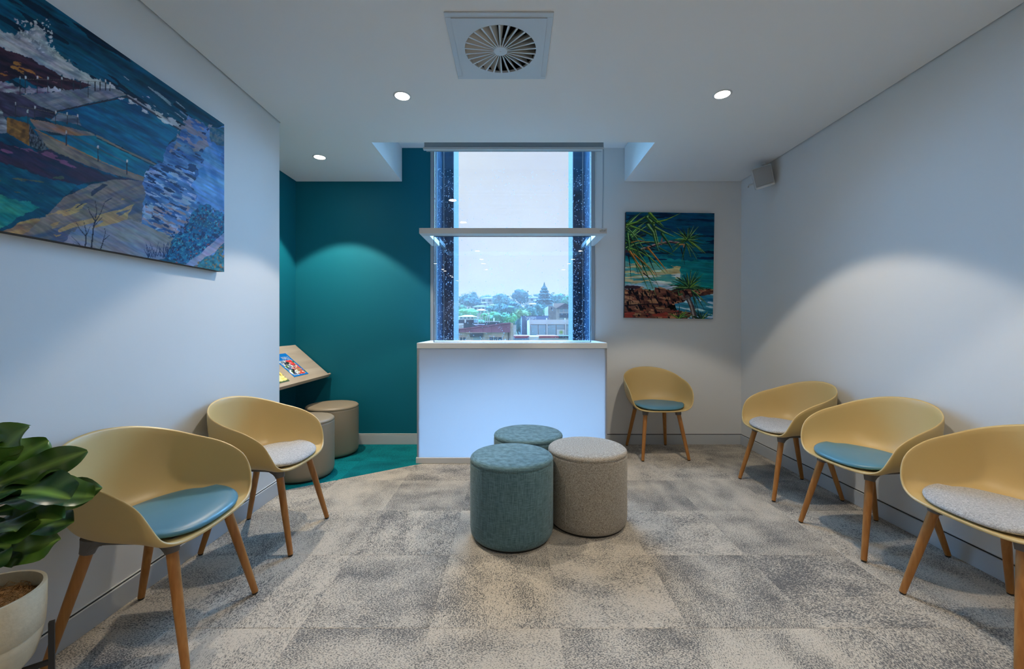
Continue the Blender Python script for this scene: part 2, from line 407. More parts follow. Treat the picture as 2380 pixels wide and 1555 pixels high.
# frosted box under the window
t = thing('window_screen_box', 'white box with glowing frosted front panel standing below the window', 'screen box', (0, 3.6, 0))
def part(tn, name, b, m, bevel=0, off=(0, 3.6, 0)):
    x0, x1, y0, y1, z0, z1 = b
    return box_obj(name, (x0-off[0], x1-off[0], y0-off[1], y1-off[1], z0-off[2], z1-off[2]), m, tn, bevel)
part(t, 'frosted_panel', (-.838, .816, 3.560, 3.566, .050, .998), M['frost'])
part(t, 'ledge', (-.838, .816, 3.555, YB - .009, .998, 1.047), M['white'], .003)
part(t, 'bottom_rail', (-.845, .822, 3.548, 3.578, 0, .050), M['white'], .003)
part(t, 'side_panel', (-.838, -.820, 3.566, YB - .013, 0, .998), M['white'])
part(t, 'side_panel', (.798, .816, 3.566, YB - .013, 0, .998), M['white'])
# upper shelf frame
t = thing('window_shelf', 'thin white shelf frame crossing the window at mid height', 'shelf', (0, 3.6, 2.0)); o_ = (0, 3.6, 2.0)
part(t, 'front_beam', (-.819, .815, 3.555, 3.656, 1.997, 2.046), M['white'], .003, o_)
part(t, 'side_arm', (-.819, -.745, 3.656, YB - .010, 1.997, 2.046), M['white'], .002, o_)
part(t, 'side_arm', (.735, .815, 3.656, YB - .010, 1.997, 2.046), M['white'], .002, o_)
# roller blind cassette with bead chain
t = thing('roller_blind', 'rolled-up blind in a grey cassette at the top of the window', 'blind', (0, 3.6, 2.9)); o_ = (0, 3.6, 2.9)
part(t, 'cassette', (-.774, .785, 3.556, 3.650, 2.747, ZR), M['frame'], .002, o_)
part(t, 'hem_bar', (-.783, .788, 3.548, 3.580, 2.726, 2.746), M['white'], .002, o_)
MB().tube([(.779, -.049, -.16), (.777, -.055, -.5), (.770, -.058, -.86)], .0026, 8).tube([(.787, -.049, -.16), (.785, -.055, -.5), (.778, -.058, -.86)], .0014, 8).build('bead_chain', M['pale_edge'], t, smooth=40)
ch = MB()
for k, (x, z) in enumerate(((.757, -.882), (.772, -.874), (.784, -.883), (.797, -.876))): ch.lathe([(.0001, -.008), (.007, -.006), (.008, 0), (.007, .006), (.0001, .008)], 10, (x, -.056, z))
ch.build('chain_clip', M['chrome'], t, smooth=60)

# ------------------------------------------------------------------ downlights
def downlight(x, y, label, power=1.0):
    t = thing('downlight', label, 'downlight', (x, y, H), group='ceiling downlights')
    MB().lathe([(.044, .002), (.044, -.0035), (.052, -.0035), (.056, -.001), (.056, .002)], 40, close=False).build('trim_ring', M['white'], t, smooth=40)
    MB().lathe([(.0001, -.0022), (.044, -.0022), (.044, .002), (.0001, .002)], 40).build('lamp_face', M['lamp'], t)
    ld = bpy.data.lights.new('downlight_beam', 'SPOT'); lo = bpy.data.objects.new('downlight_beam', ld); COL.objects.link(lo)
    lo.parent = t; lo.location = (0, 0, -.012)
    ld.energy = LIGHT_W * power; ld.color = LIGHT_C; ld.spot_size = R(92); ld.spot_blend = .16; ld.shadow_soft_size = .035
    return t
M['lamp'] = mat('lamp_lens', (.8, .8, .8), .4, emit=((1, .90, .76), 74))
downlight(-1.669, 3.527, 'small round downlight in the alcove ceiling by the teal wall', 1.8)
downlight(-.702, 2.587, 'left of the two lit downlights in front of the window', .92)
downlight(1.312, 2.568, 'right of the two lit downlights in front of the window')
for x, y, pw in ((1.312, .97, .8), (-.702, -.65, 1), (1.312, -.65, 1), (-.702, -2.3, 1), (1.312, -2.3, 1)):
    downlight(x, y, 'round ceiling downlight behind the viewpoint', pw)
for y in (-2.26, -3.6, -5.0): downlight(-1.83, y, 'round ceiling downlight behind the viewpoint', .6)

# ------------------------------------------------------------------ ceiling air vent
t = thing('air_vent', 'square white ceiling diffuser with round fan of radial blades', 'air vent', (-.067, 2.145, H))
def frame_ring(mb, ro, ri, z0, z1):
    for b in ((-ro, ro, -ro, -ri, z0, z1), (-ro, ro, ri, ro, z0, z1), (-ro, -ri, -ri, ri, z0, z1), (ri, ro, -ri, ri, z0, z1)): mb.box(*b)
    return mb
frame_ring(MB(), .255, .226, -.007, .0).build('frame', M['vent'], t, bevel=.002)
n, rc = 96, .186
mb = MB(); ring = []; sq = []
for k in range(n):
    a = 2*math.pi*k/n; ca, sa = math.cos(a), math.sin(a); m_ = .2262 / max(abs(ca), abs(sa))
    ring.append((rc*ca, rc*sa, -.012)); sq.append((m_*ca, m_*sa, -.012))
up = [(x, y, .0) for x, y, z in ring]; squ = [(x, y, 0.) for x, y, z in sq]
vs = ring + sq + up + squ
mb.add(vs, [(k, k+n, (k+1) % n+n, (k+1) % n) for k in range(n)] + [(k, (k+1) % n, (k+1) % n+2*n, k+2*n) for k in range(n)] + [(k+n, k+3*n, (k+1) % n+3*n, (k+1) % n+n) for k in range(n)])
mb.build('face_panel', M['vent'], t, fix=True)
MB().lathe([(.1985, -.002), (.1985, .16), (.0001, .16)], 48, close=False).build('duct', M['vent_dark'], t, smooth=40)
MB().lathe([(.0001, -.017), (.034, -.0155), (.040, -.010), (.040, .030), (.0001, .030)], 32).build('hub', M['vent'], t, smooth=40)
MB().lathe([(.0001, -.019), (.004, -.018), (.005, -.016), (.0001, -.015)], 12).build('screw', M['white'], t, smooth=40)
NB = 26
for k in range(NB):
    a = 2*math.pi*(k+.5)/NB; ra = Vector((math.cos(a), math.sin(a), 0)); ta = Vector((-math.sin(a), math.cos(a), 0)); up_ = Vector((0, 0, 1))
    v = []; q = []
    for r_, w, tilt in ((.030, .0018, .005), (rc + .001, .0046, .022)):
        v += [ra*r_ - ta*w + up_*-.0145, ra*r_ + ta*w + up_*-.0145, ra*r_ + ta*w + up_*-.0120, ra*r_ - ta*w + up_*-.0120]
        q += [ra*r_ + ta*w*.2 + up_*-.0125, ra*r_ + ta*w*.9 + up_*-.0125, ra*r_ + ta*(w*.9 + tilt) + up_*.028, ra*r_ + ta*(w*.2 + tilt) + up_*.028]
    fs = [(0,1,5,4),(1,2,6,5),(2,3,7,6),(3,0,4,7),(0,3,2,1),(4,5,6,7)]
    bl = MB().add(v, fs).build('blade', M['vent'], t, fix=True)
    MB().add(q, fs).build('vane', M['vent_blade'], bl, fix=True)

# ------------------------------------------------------------------ wall speaker
t = thing('wall_speaker', 'small white speaker on a bracket high in the right corner', 'speaker', (2.205, 3.62, 2.515))
t.rotation_euler = Euler((R(15), R(-12), R(-30)), 'XYZ')
MB().box(-.075, .075, -.058, .055, -.095, .085).build('cabinet', M['speaker'], t, bevel=.010, seg=3)
MB().box(-.068, .068, -.063, -.056, -.074, .078).build('grille', M['grille'], t, bevel=.003)
MB().box(-.07, .07, -.066, -.054, -.097, -.080).build('bottom_lip', M['white'], t, bevel=.003)
b = bpy.data.objects.new('bracket_mount', None)
MB().tube([(.02, .05, .0), (.06, .085, .02)], .011, 12).build('bracket', M['speaker'], t, smooth=40)
MB().lathe([(.018, .082), (.02, .098), (.012, .108), (.0001, .110)], 16, (.03, .0, .0)).build('bracket_knob', M['speaker'], t, smooth=40)
MB().tube([(-.05, .05, -.03), (-.11, .075, -.03), (-.12, .08, -.05)], .006, 8).build('bracket_arm', M['speaker'], t, smooth=40)

# ------------------------------------------------------------------ chairs
def crom(P, m):                           # closed Catmull-Rom curve, m samples per span
    n = len(P); out = []
    for i in range(n):
        p0, p1, p2, p3 = (Vector(P[(i+j-1) % n]) for j in range(4))
        for k in range(m):
            t = k/m
            out.append(.5*((2*p1) + (p2-p0)*t + (2*p0-5*p1+4*p2-p3)*t*t + (3*p1-p0-3*p2+p3)*t**3))
    return out
half = [(.10, -.233, .434), (.19, -.220, .442), (.25, -.200, .473), (.279, -.180, .540), (.290, -.140, .610), (.292, -.047, .664),
        (.279, .06, .698), (.240, .160, .738), (.140, .230, .776)]
rim_pts = [(0, -.235, .432)] + half + [(0, .256, .790)] + [(-x, y, z) for x, y, z in reversed(half)]
rim = crom(rim_pts, 3)
def shell_mesh():
    nu = len(rim); NV = 13; mb = MB(); c0 = Vector((0, .0, .440))
    mb.v.append(tuple(c0))
    for j in range(1, NV + 1):
        s_ = j / NV
        for p in rim:
            h = Vector((p.x, p.y, 0)); lift = p.z - .44
            k = .93 - .10 * max(0, min(1, lift/.35))
            P1 = Vector((h.x*.76, h.y*.76, .436)); P2 = Vector((h.x*.96, h.y*.97, .432)); 
            q = (1-s_)**3*c0 + 3*(1-s_)**2*s_*P1 + 3*(1-s_)*s_*s_*P2 + s_**3*p
            mb.v.append(tuple(q))
    for k in range(nu): mb.f.append((0, 1+k, 1+(k+1) % nu))
    for j in range(NV - 1):
        for k in range(nu):
            a = 1+j*nu; k2 = (k+1) % nu
            mb.f.append((a+k, a+nu+k, a+nu+k2, a+k2))
    return mb
def pad_mesh():
    mb = MB(); n = 40; rings = [(.0, .0335), (.35, .0335), (.65, .032), (.85, .028), (.955, .020), (1.0, .010), (.985, .003), (.93, 0.0), (.0, 0.0)]
    out = []
    for k in range(n):
        a = 2*math.pi*k/n; ca, sa = math.cos(a), math.sin(a)
        x = (.236 if sa < 0 else .216)*math.copysign(abs(ca)**(.74 if sa < 0 else .9), ca); y = (.213 if sa < 0 else .172)*math.copysign(abs(sa)**.80, sa)
        out.append((x, y - .018))
    for s_, z in rings:
        for x, y in out: mb.v.append((x*s_, y*s_, z + .4425 + .022*(abs(x*s_)/.22)**4 + .012*max(0, y*s_/.155)**3))
    for i in range(len(rings)-1):
        for k in range(n):
            k2 = (k+1) % n; mb.f.append((i*n+k, (i+1)*n+k, (i+1)*n+k2, i*n+k2))
    return mb
LEG = [((-.150, -.150), (-.208, -.242)), ((.150, -.150), (.208, -.242)), ((-.140, .135), (-.196, .236)), ((.140, .135), (.196, .236))]
def make_chair(pad, label, loc, rz):
    t = thing('shell_chair', label, 'chair', loc, R(rz), 'tan shell chairs along the walls')
    sh = shell_mesh().build('shell', M['shell'], t, smooth=180, solid=.0105, subsurf=1, fix=True)
    pd = pad_mesh().build('seat_pad', M['blue_pad' if pad == 'blue' else 'grey_pad'], t, smooth=180, fix=True)
    for (tx, ty), (bx, by) in LEG:
        d_ = Vector((bx-tx, by-ty, -.41))
        p = lambda s_: (tx + d_.x*s_, ty + d_.y*s_, .418 + (-.410)*s_)
        lg = MB().tube([p(0), p(.25), p(.6), p(1.0)], [.0185, .0178, .0158, .0128], 16).build('leg', M['leg'], t, smooth=40)
        MB().tube([(bx, by, .0), (bx - d_.x*.02, by - d_.y*.02, .009)], [.0105, .0122], 14).build('foot_glide', M['rubber'], lg, smooth=40)
    u = MB()
    u.box(-.10, .10, -.09, .09, .416, .429)
    for sx in (-1, 1):
        pts = []
        for k in range(13):
            f_ = k/12; y = -.150 + f_*.285; x = sx*(.150 - .010*f_); e = abs(2*f_-1)
            w = .013 + .011*e**4; z1 = .436; z0 = .4205 - .034*max(0, (e-.62)/.38)**1.6
            pts.append((x, y, w, z0, z1))
        b0 = len(u.v)
        for x, y, w, z0, z1 in pts: u.v += [(x-w, y, z0), (x+w, y, z0), (x+w, y, z1), (x-w, y, z1)]
        for k in range(12):
            a = b0+4*k
            for q in range(4): u.f.append((a+q, a+(q+1) % 4, a+4+(q+1) % 4, a+4+q))
        u.f.append((b0, b0+3, b0+2, b0+1)); a = b0+48; u.f.append((a, a+1, a+2, a+3))
    for y in (-.12, .105): u.box(-.15, .15, y-.016, y+.016, .414, .430)
    for (tx, ty), (bx, by) in LEG:
        d_ = Vector((bx-tx, by-ty, -.41)); q = lambda z: (tx + d_.x*(.418-z)/.41, ty + d_.y*(.418-z)/.41, z)
        u.tube([q(.437), q(.412), q(.388)], [.033, .026, .0215], 16)
    u.build('underframe', M['under'], t, smooth=35, fix=True)
    return t
CH = [('blue', 'tan shell chair with blue pad beside the potted plant', (-1.385, 1.61, 0), 93),
      ('grey', 'tan shell chair with grey pad near the teal alcove', (-1.400, 2.335, 0), 90),
      ('blue', 'tan shell chair with blue pad under the pandanus painting', (1.338, 3.855, 0), 2.5),
      ('grey', 'tan shell chair with grey pad nearest the corner speaker', (2.012, 2.99, 0), -90),
      ('blue', 'tan shell chair with blue pad between two grey-padded chairs', (2.005, 2.30, 0), -86),
      ('grey', 'tan shell chair with grey pad cut by the right picture edge', (1.985, 1.625, 0), -89)]
protos = {}
for pad, label, loc, rz in CH:
    if pad not in protos: protos[pad] = make_chair(pad, label, loc, rz)
    else:
        o = copy_tree(protos[pad]); o.location = loc; o.rotation_euler = (0, 0, R(rz)); o['label'] = label

# ------------------------------------------------------------------ round ottomans
def ottoman(x, y, m, label, r=.239, h=.458, soft=.03, group='fabric ottomans in the middle', rz=0):
    t = thing('round_ottoman', label, 'ottoman', (x, y, 0), rz, group)
    hb = h - .031
    MB().lathe([(r-.035, .010), (r-.014, .014), (r-.004, .030), (r, .055), (r, hb-.012), (r-.0015, hb-.003), (r-.006, hb), (r-.03, hb+.001), (.0001, hb+.001)], 72).build('body', m, t, smooth=50)
    MB().lathe([(.0001, hb), (r-.008, hb), (r-.0025, hb+.003), (r, hb+.009), (r-.003, hb+.018), (r-.013, hb+.026), (r-.03, hb+.030), (r*.5, hb+.031), (.0001, hb+.031)], 72).build('cushion_top', m, t, smooth=60)
    pts = [(math.cos(a)*(r-.0042), math.sin(a)*(r-.0042), hb+.0005) for a in [2*math.pi*k/72 for k in range(73)]]
    MB().tube(pts, .0028, 6, caps=False).build('piping', m, t, smooth=60)
    MB().tube([(-(r+.0004)*math.cos(.86), -(r+.0004)*math.sin(.86), .06), (-(r+.0004)*math.cos(.86), -(r+.0004)*math.sin(.86), hb)], .0016, 6).build('side_seam', m, t, smooth=60)
    MB().lathe([(r-.04, 0), (r-.022, 0), (r-.020, .012), (.0001, .012)], 48).build('base', M['rubber'], t, smooth=40)
    return t
ottoman(-.009, 2.366, M['teal_tweed'], 'front teal tweed round ottoman nearest the viewer')
ottoman(.4545, 2.520, M['beige_tweed'], 'beige tweed round ottoman beside the two teal ones')
ottoman(.104, 2.852, M['teal_tweed'], 'rear teal tweed round ottoman behind the other two')
def ottoman_leather(x, y, label): return ottoman(x, y, M['taupe'], label, r=.232, h=.46, group='taupe leather ottomans in the alcove')
ottoman_leather(-1.702, 3.85, 'taupe leather ottoman at the back against the teal wall')
ottoman_leather(-1.690, 3.29, 'taupe leather ottoman behind the grey-padded left chair')

# ------------------------------------------------------------------ sloped reading desk in the alcove
t = thing('reading_shelf', 'sloping pale oak shelf on the teal alcove wall', 'shelf', (XA, 3.5, .7))
sl = Vector((.336, 0, -.294)); L_ = sl.length; su = sl.normalized(); sn = Vector((-su.z, 0, su.x))   # down-slope, normal
A0 = Vector((.004, 0, .302))
y0, y1 = -.42, YB - 3.5 - .014
mb = MB(); cc = A0 + su*L_/2 + Vector((0, (y0+y1)/2, 0)) - sn*.009
mb.obox(cc, su*L_/2, Vector((0, (y1-y0)/2, 0)), sn*.009).build('board', M['desk'], t, bevel=.001)
cc = A0 + su*(L_+.008) + Vector((0, (y0+y1)/2, 0)) + sn*.000
MB().obox(cc, su*.008, Vector((0, (y1-y0)/2, 0)), sn*.020).build('front_lip', M['desk'], t, bevel=.001)
MB().prism([(.001, -.02), (.30, -.0), (.24, .045), (.001, .25)], 1, -.30, -.282).build('support_bracket', M['teal'], t)
def desk_point(s_, y, up=0): return Vector((XA, 3.5, .7)) + A0 + su*s_ + Vector((0, y-3.5, 0)) + sn*up

# ------------------------------------------------------------------ painter: colours on a fine grid of a real canvas
def vnoise(x, y, seed=0):
    def h(i, j): 
        v = np.sin(i*127.1 + j*311.7 + seed*74.7)*43758.5453; return v - np.floor(v)
    i, j = np.floor(x), np.floor(y); fx, fy = x-i, y-j; fx = fx*fx*(3-2*fx); fy = fy*fy*(3-2*fy)
    return (h(i,j)*(1-fx) + h(i+1,j)*fx)*(1-fy) + (h(i,j+1)*(1-fx) + h(i+1,j+1)*fx)*fy
def fnoise(x, y, seed=0, o=4):
    s_ = 0; a = .5; t_ = 0
    for k in range(o): s_ = s_ + a*vnoise(x*2**k, y*2**k, seed+k*13); t_ += a; a *= .5
    return s_/t_
class Paint:
    def __init__(s, U, V, gain=1.0):       # U, V: paint coordinates of every vertex
        s.U, s.V = U, V; s.c = np.zeros((len(U), 3)); s.gain = gain
    def col(s, rgb): return np.array(lin(*rgb)[:3]) * s.gain
    def inside(s, poly, warp=0, ws=.03, seed=0):
        x, y = s.U, s.V
        if warp:
            x = x + (fnoise(s.U*ws, s.V*ws, seed, 3)-.5)*2*warp; y = y + (fnoise(s.U*ws+91, s.V*ws+17, seed, 3)-.5)*2*warp
        r = np.zeros(len(x), bool); n = len(poly)
        for i in range(n):
            (x1, y1), (x2, y2) = poly[i], poly[(i+1) % n]
            if y1 == y2: continue
            cnd = ((y1 > y) != (y2 > y)) & (x < (x2-x1)*(y-y1)/(y2-y1)+x1); r ^= cnd
        return r
    def poly(s, poly, rgb, warp=6, ws=.03, seed=1, rgb2=None, ang=0, fs=.05, fa=6, th=None):
        m = s.inside(poly, warp, ws, seed); 
        a = math.radians(ang); u = s.U[m]*math.cos(a)+s.V[m]*math.sin(a); v = -s.U[m]*math.sin(a)+s.V[m]*math.cos(a)
        f = fnoise(u*fs/fa, v*fs, seed+5, 4)
        f = np.clip((f-.32)/.36, 0, 1)[:, None]
        if th is not None: f = (f > th).astype(float)
        c2 = s.col(rgb2) if rgb2 else s.col(rgb)*.72
        s.c[m] = s.col(rgb)*(1-f) + c2*f; return m
    def fleck(s, poly, rgb, dens=.6, fs=.12, fa=1, ang=0, seed=3, warp=24):
        m = s.inside(poly, warp, .02, seed); a = math.radians(ang)
        u = s.U*math.cos(a)+s.V*math.sin(a); v = -s.U*math.sin(a)+s.V*math.cos(a)
        m &= fnoise(u*fs/fa, v*fs, seed, 3) > dens; s.c[m] = s.col(rgb)
    def stroke(s, pts, w0, w1, rgb, alpha=1.0):
        n = len(pts)-1; best = np.full(len(s.U), 1e9)
        xs = [p[0] for p in pts]; ys = [p[1] for p in pts]; W_ = max(w0, w1)+1
        m = (s.U > min(xs)-W_) & (s.U < max(xs)+W_) & (s.V > min(ys)-W_) & (s.V < max(ys)+W_)
        if not m.any(): return
        u, v = s.U[m], s.V[m]; hit = np.zeros(len(u), bool)
        for i in range(n):
            (x1, y1), (x2, y2) = pts[i], pts[i+1]; dx, dy = x2-x1, y2-y1
            t_ = np.clip(((u-x1)*dx+(v-y1)*dy)/(dx*dx+dy*dy+1e-9), 0, 1)
            dd = np.hypot(u-x1-t_*dx, v-y1-t_*dy); g = (i+t_)/n
            hit |= dd < (w0+(w1-w0)*g)/2
        idx = np.where(m)[0][hit]; s.c[idx] = s.c[idx]*(1-alpha) + s.col(rgb)*alpha
    def brush(s, ang):                      # bristle texture over everything painted so far
        a = math.radians(ang); u = s.U*math.cos(a)+s.V*math.sin(a); v = -s.U*math.sin(a)+s.V*math.cos(a)
        f = fnoise(u*.012, v*.11, 201, 3); g2 = fnoise(s.U*.03, s.V*.03, 207, 3); hue = np.stack([fnoise(u*.01, v*.06, 211+k*7, 2) for k in range(3)], 1)
        s.c *= (.55 + .9*f)[:, None] * (.8 + .4*g2)[:, None] * (.86 + .28*hue)
def paint_mat():
    m = bpy.data.materials.new('painted_canvas'); m.use_nodes = True
    n, l = m.node_tree.nodes, m.node_tree.links; b = n['Principled BSDF']; b.inputs['Roughness'].default_value = .5
    b.inputs['Specular IOR Level'].default_value = .12
    a = n.new('ShaderNodeVertexColor'); a.layer_name = 'paint'; l.new(a.outputs['Color'], b.inputs['Base Color'])
    return m
M['paint'] = paint_mat(); M['canvas_edge'] = mat('dark_canvas_edge', (.03, .028, .03), .7)
def grid(name, nu, nv, fn, parent, painter):
    """nu x nv grid; fn(a, b) arrays -> xyz arrays; painter(a, b) -> colours"""
    a, b = np.meshgrid(np.linspace(0, 1, nu), np.linspace(0, 1, nv)); a = a.ravel(); b = b.ravel()
    X, Y, Z = fn(a, b); co = np.stack([X, Y, Z], 1)
    i = np.arange(nu-1)[None, :] + np.arange(nv-1)[:, None]*nu; i = i.ravel()
    fc = np.stack([i, i+1, i+1+nu, i+nu], 1)
    me = bpy.data.meshes.new(name)
    me.vertices.add(len(co)); me.vertices.foreach_set('co', co.ravel().astype(np.float32))
    me.loops.add(fc.size); me.loops.foreach_set('vertex_index', fc.ravel().astype(np.int32))
    me.polygons.add(len(fc)); me.polygons.foreach_set('loop_start', np.arange(0, fc.size, 4, dtype=np.int32))
    me.update(calc_edges=True)
    c_ = np.clip(painter(a, b), 0, 1); at_ = me.color_attributes.new('paint', 'FLOAT_COLOR', 'POINT')
    at_.data.foreach_set('color', np.concatenate([c_, np.ones((len(c_), 1))], 1).ravel().astype(np.float32))
    me.materials.append(M['paint']); me.validate()
    o = bpy.data.objects.new(name, me); COL.objects.link(o); o.parent = parent; return o

# --- large seascape on the left wall
PX, PY0, PY1, PZ0, PZ1 = -1.632, .80, 2.310, 1.501, 2.334
t = thing('seascape_painting', 'large canvas of ocean pool, breaking wave and cliff on left wall', 'painting', (XL, (PY0+PY1)/2, (PZ0+PZ1)/2))
tx, ty, tz = XL, (PY0+PY1)/2, (PZ0+PZ1)/2
box_obj('stretcher', (.001, PX-XL-.0012, PY0-ty, PY1-ty, PZ0-tz, PZ1-tz), M['canvas_edge'], t)
K = 2.2214
def paint_sea(a, b):
    D = PY0 + a*(PY1-PY0); z = PZ0 + b*(PZ1-PZ0)
    U = (CX + F*PX/D)*K; V = (CY - F*(z-EYE)/D)*K                       # study sheet coordinates of the photograph crop
    p = Paint(U, V, 1.1)
    far = [(-9000, -9000), (1700, -9000), (1700, 2400), (-9000, 2400)]
    p.poly(far, (6, 52, 76), 0, rgb2=(3, 84, 112), ang=33, fs=.03, fa=7, seed=2)
    p.fleck(far, (2, 36, 58), .60, .028, 8, 33, 11); p.fleck([(280, 130), (1000, 560), (980, 620), (250, 220)], (120, 140, 155), .78, .06, 9, 40, 17)
    p.fleck([(600, 380), (960, 560), (960, 640), (560, 400)], (150, 165, 178), .75, .07, 8, 38, 19)
    p.poly([(-900, 0), (0, 160), (80, 185), (-20, 240), (-900, 300)], (20, 120, 140), 20)
    p.poly([(-1500, 60), (0, 150), (80, 180), (100, 160), (150, 165), (190, 120), (230, 160), (245, 230), (290, 270), (340, 300), (400, 360), (480, 400), (560, 430), (640, 480), (520, 470), (430, 430), (330, 400), (250, 360), (150, 300), (60, 265), (0, 245), (-1500, 150)],
           (178, 180, 182), 16, .05, rgb2=(120, 132, 145), ang=20, fs=.04, fa=2)
    p.fleck([(80, 100), (260, 100), (280, 290), (100, 200)], (185, 190, 195), .62, .10, 1, 0, 23)
    p.poly([(-2000, 130), (0, 240), (150, 300), (330, 400), (470, 440), (400, 470), (300, 470), (180, 435), (100, 400), (0, 430), (-2000, 430)],
           (62, 38, 52), 9, rgb2=(30, 22, 36), ang=18, fs=.05, fa=5)
    p.fleck([(-300, 280), (60, 310), (220, 390), (100, 400), (-300, 380)], (150, 95, 40), .58, .06, 6, 22, 29)
    p.fleck([(-300, 330), (300, 400), (300, 470), (-300, 450)], (120, 70, 85), .64, .06, 6, 18, 31)
    p.poly([(-2000, 420), (0, 418), (110, 450), (300, 455), (340, 470), (200, 480), (0, 500), (-2000, 520)], (165, 165, 175), 14, .06, rgb2=(90, 70, 95), fs=.06, fa=3)
    p.poly([(-2000, 490), (0, 470), (110, 490), (290, 580), (270, 610), (150, 605), (0, 600), (-2000, 640)], (30, 28, 44), 10, rgb2=(70, 62, 88), ang=20, fs=.04)
    p.poly([(110, 490), (220, 482), (470, 452), (600, 458), (655, 490), (560, 512), (430, 540), (290, 580), (200, 545)], (92, 100, 116), 3, rgb2=(128, 128, 134), ang=-10, fs=.06, fa=4)
    p.poly([(290, 580), (430, 540), (640, 505), (700, 530), (930, 680), (870, 740), (850, 830), (830, 855), (700, 790), (500, 700), (420, 650), (400, 600)],
           (4, 96, 132), 3, rgb2=(4, 66, 104), ang=20, fs=.04, fa=7)
    p.stroke([(285, 578), (430, 545), (655, 500), (935, 672)], 9, 7, (40, 44, 60)); p.stroke([(660, 492), (800, 580), (930, 660)], 6, 10, (150, 150, 155), .8)
    p.fleck([(560, 500), (700, 500), (940, 640), (930, 670), (660, 530)], (175, 180, 188), .60, .08, 3, 32, 37)
    p.poly([(-900, 560), (0, 560), (30, 600), (40, 690), (-900, 700)], (160, 165, 175), 12, rgb2=(70, 80, 95))
    p.poly([(150, 612), (250, 632), (480, 688), (500, 705), (330, 695), (190, 668)], (112, 108, 112), 3, rgb2=(150, 105, 70), ang=14, fs=.05)
    p.poly([(300, 580), (400, 596), (420, 650), (260, 620)], (110, 120, 135), 8, rgb2=(60, 70, 90))
    p.poly([(36, 605), (150, 640), (152, 755), (36, 685)], (140, 96, 36), 3, rgb2=(92, 62, 26), fs=.05, fa=1)
    p.poly([(150, 640), (190, 700), (245, 720), (240, 785), (150, 755)], (20, 24, 36), 2, rgb2=(90, 96, 104), fs=.08, fa=.3)
    p.poly([(250, 700), (500, 700), (800, 850), (760, 880), (750, 925), (550, 850), (340, 750)], (8, 112, 134), 3, rgb2=(6, 88, 120), ang=22, fs=.04)
    p.stroke([(500, 700), (640, 775), (800, 848)], 10, 8, (120, 108, 100)); p.stroke([(500, 712), (800, 858)], 4, 4, (26, 40, 56))
    p.poly([(180, 670), (330, 735), (560, 855), (745, 918), (750, 940), (580, 900), (440, 850), (250, 770)], (128, 116, 100), 4, rgb2=(84, 82, 86), ang=27, fs=.05)
    p.stroke([(180, 668), (330, 742), (560, 850), (740, 915)], 5, 4, (170, 110, 60), .8)
    p.poly([(-2000, 720), (0, 735), (180, 785), (250, 770), (440, 855), (560, 905), (690, 930), (480, 935), (400, 955), (250, 920), (0, 840), (-2000, 820)], (52, 34, 58), 9, rgb2=(28, 36, 62), ang=22, fs=.04)
    p.fleck([(-100, 740), (250, 780), (420, 880), (100, 830)], (112, 66, 96), .62, .05, 5, 20, 41)
    p.poly([(-2000, 820), (0, 835), (250, 920), (400, 952), (330, 1020), (240, 1115), (130, 1140), (0, 1210), (-2000, 1240)], (8, 66, 92), 8, rgb2=(16, 92, 110), ang=10, fs=.035, fa=6)
    p.poly([(-900, 990), (0, 1005), (130, 1040), (210, 1065), (100, 1120), (0, 1180), (-900, 1200)], (20, 118, 118), 14, rgb2=(60, 150, 120), ang=8, fs=.03)
    p.fleck([(-300, 850), (420, 930), (330, 1010), (-300, 1000)], (70, 84, 70), .66, .05, 7, 8, 43)
    p.poly([(20, 1225), (130, 1135), (235, 1120), (330, 1020), (470, 952), (600, 925), (745, 935), (755, 1000), (735, 1150), (900, 1230), (850, 1340), (600, 1330), (300, 1300)],
           (128, 114, 104), 4, rgb2=(72, 84, 108), ang=-14, fs=.035, fa=6)
    p.poly([(300, 1290), (420, 1150), (620, 1120), (735, 1150), (890, 1225), (850, 1340), (600, 1335)], (138, 132, 132), 18, rgb2=(104, 118, 150), ang=8, fs=.03)
    p.fleck([(230, 1120), (520, 1010), (700, 1040), (640, 1140), (300, 1250)], (170, 138, 92), .57, .04, 7, -18, 47)
    p.fleck([(330, 1020), (470, 955), (620, 940), (560, 1040), (300, 1090)], (46, 52, 72), .6, .04, 7, -30, 53)
    p.poly([(-900, 1300), (0, 1205), (130, 1135), (210, 1130), (140, 1200), (60, 1250), (300, 1290), (300, 1350), (-900, 1500)], (176, 142, 84), 8, rgb2=(120, 96, 80), ang=-10, fs=.04)
    p.poly([(972, 592), (1085, 648), (1100, 650), (1180, 650), (1170, 1400), (1000, 1380), (900, 1230), (735, 1150), (745, 900), (770, 870), (850, 830), (860, 760), (930, 685)],
           (92, 132, 186), 20, .02, rgb2=(36, 78, 134), ang=28, fs=.05, fa=3)
    p.fleck([(750, 880), (1000, 870), (1000, 1080), (900, 1220), (740, 1150)], (150, 168, 200), .56, .075, 4, 22, 59)
    p.fleck([(740, 1060), (1030, 1060), (900, 1225), (740, 1150)], (150, 130, 138), .60, .09, 3, 20, 61)
    p.fleck([(760, 870), (1080, 660), (1010, 960), (900, 1200), (740, 1140)], (18, 44, 88), .62, .07, 4, 24, 67)
    p.fleck([(960, 600), (1085, 650), (1060, 780), (860, 800)], (128, 124, 140), .55, .06, 2, 30, 71)
    p.poly([(1085, 740), (1165, 680), (1160, 1080), (1000, 1060), (1005, 960), (1030, 840)], (100, 150, 205), 45, .02, rgb2=(52, 108, 170), ang=50, fs=.03, fa=2)
    p.poly([(1080, 650), (1170, 655), (1165, 740), (1085, 740)], (30, 84, 110), 26, .02, rgb2=(90, 110, 120), fs=.08, fa=1)
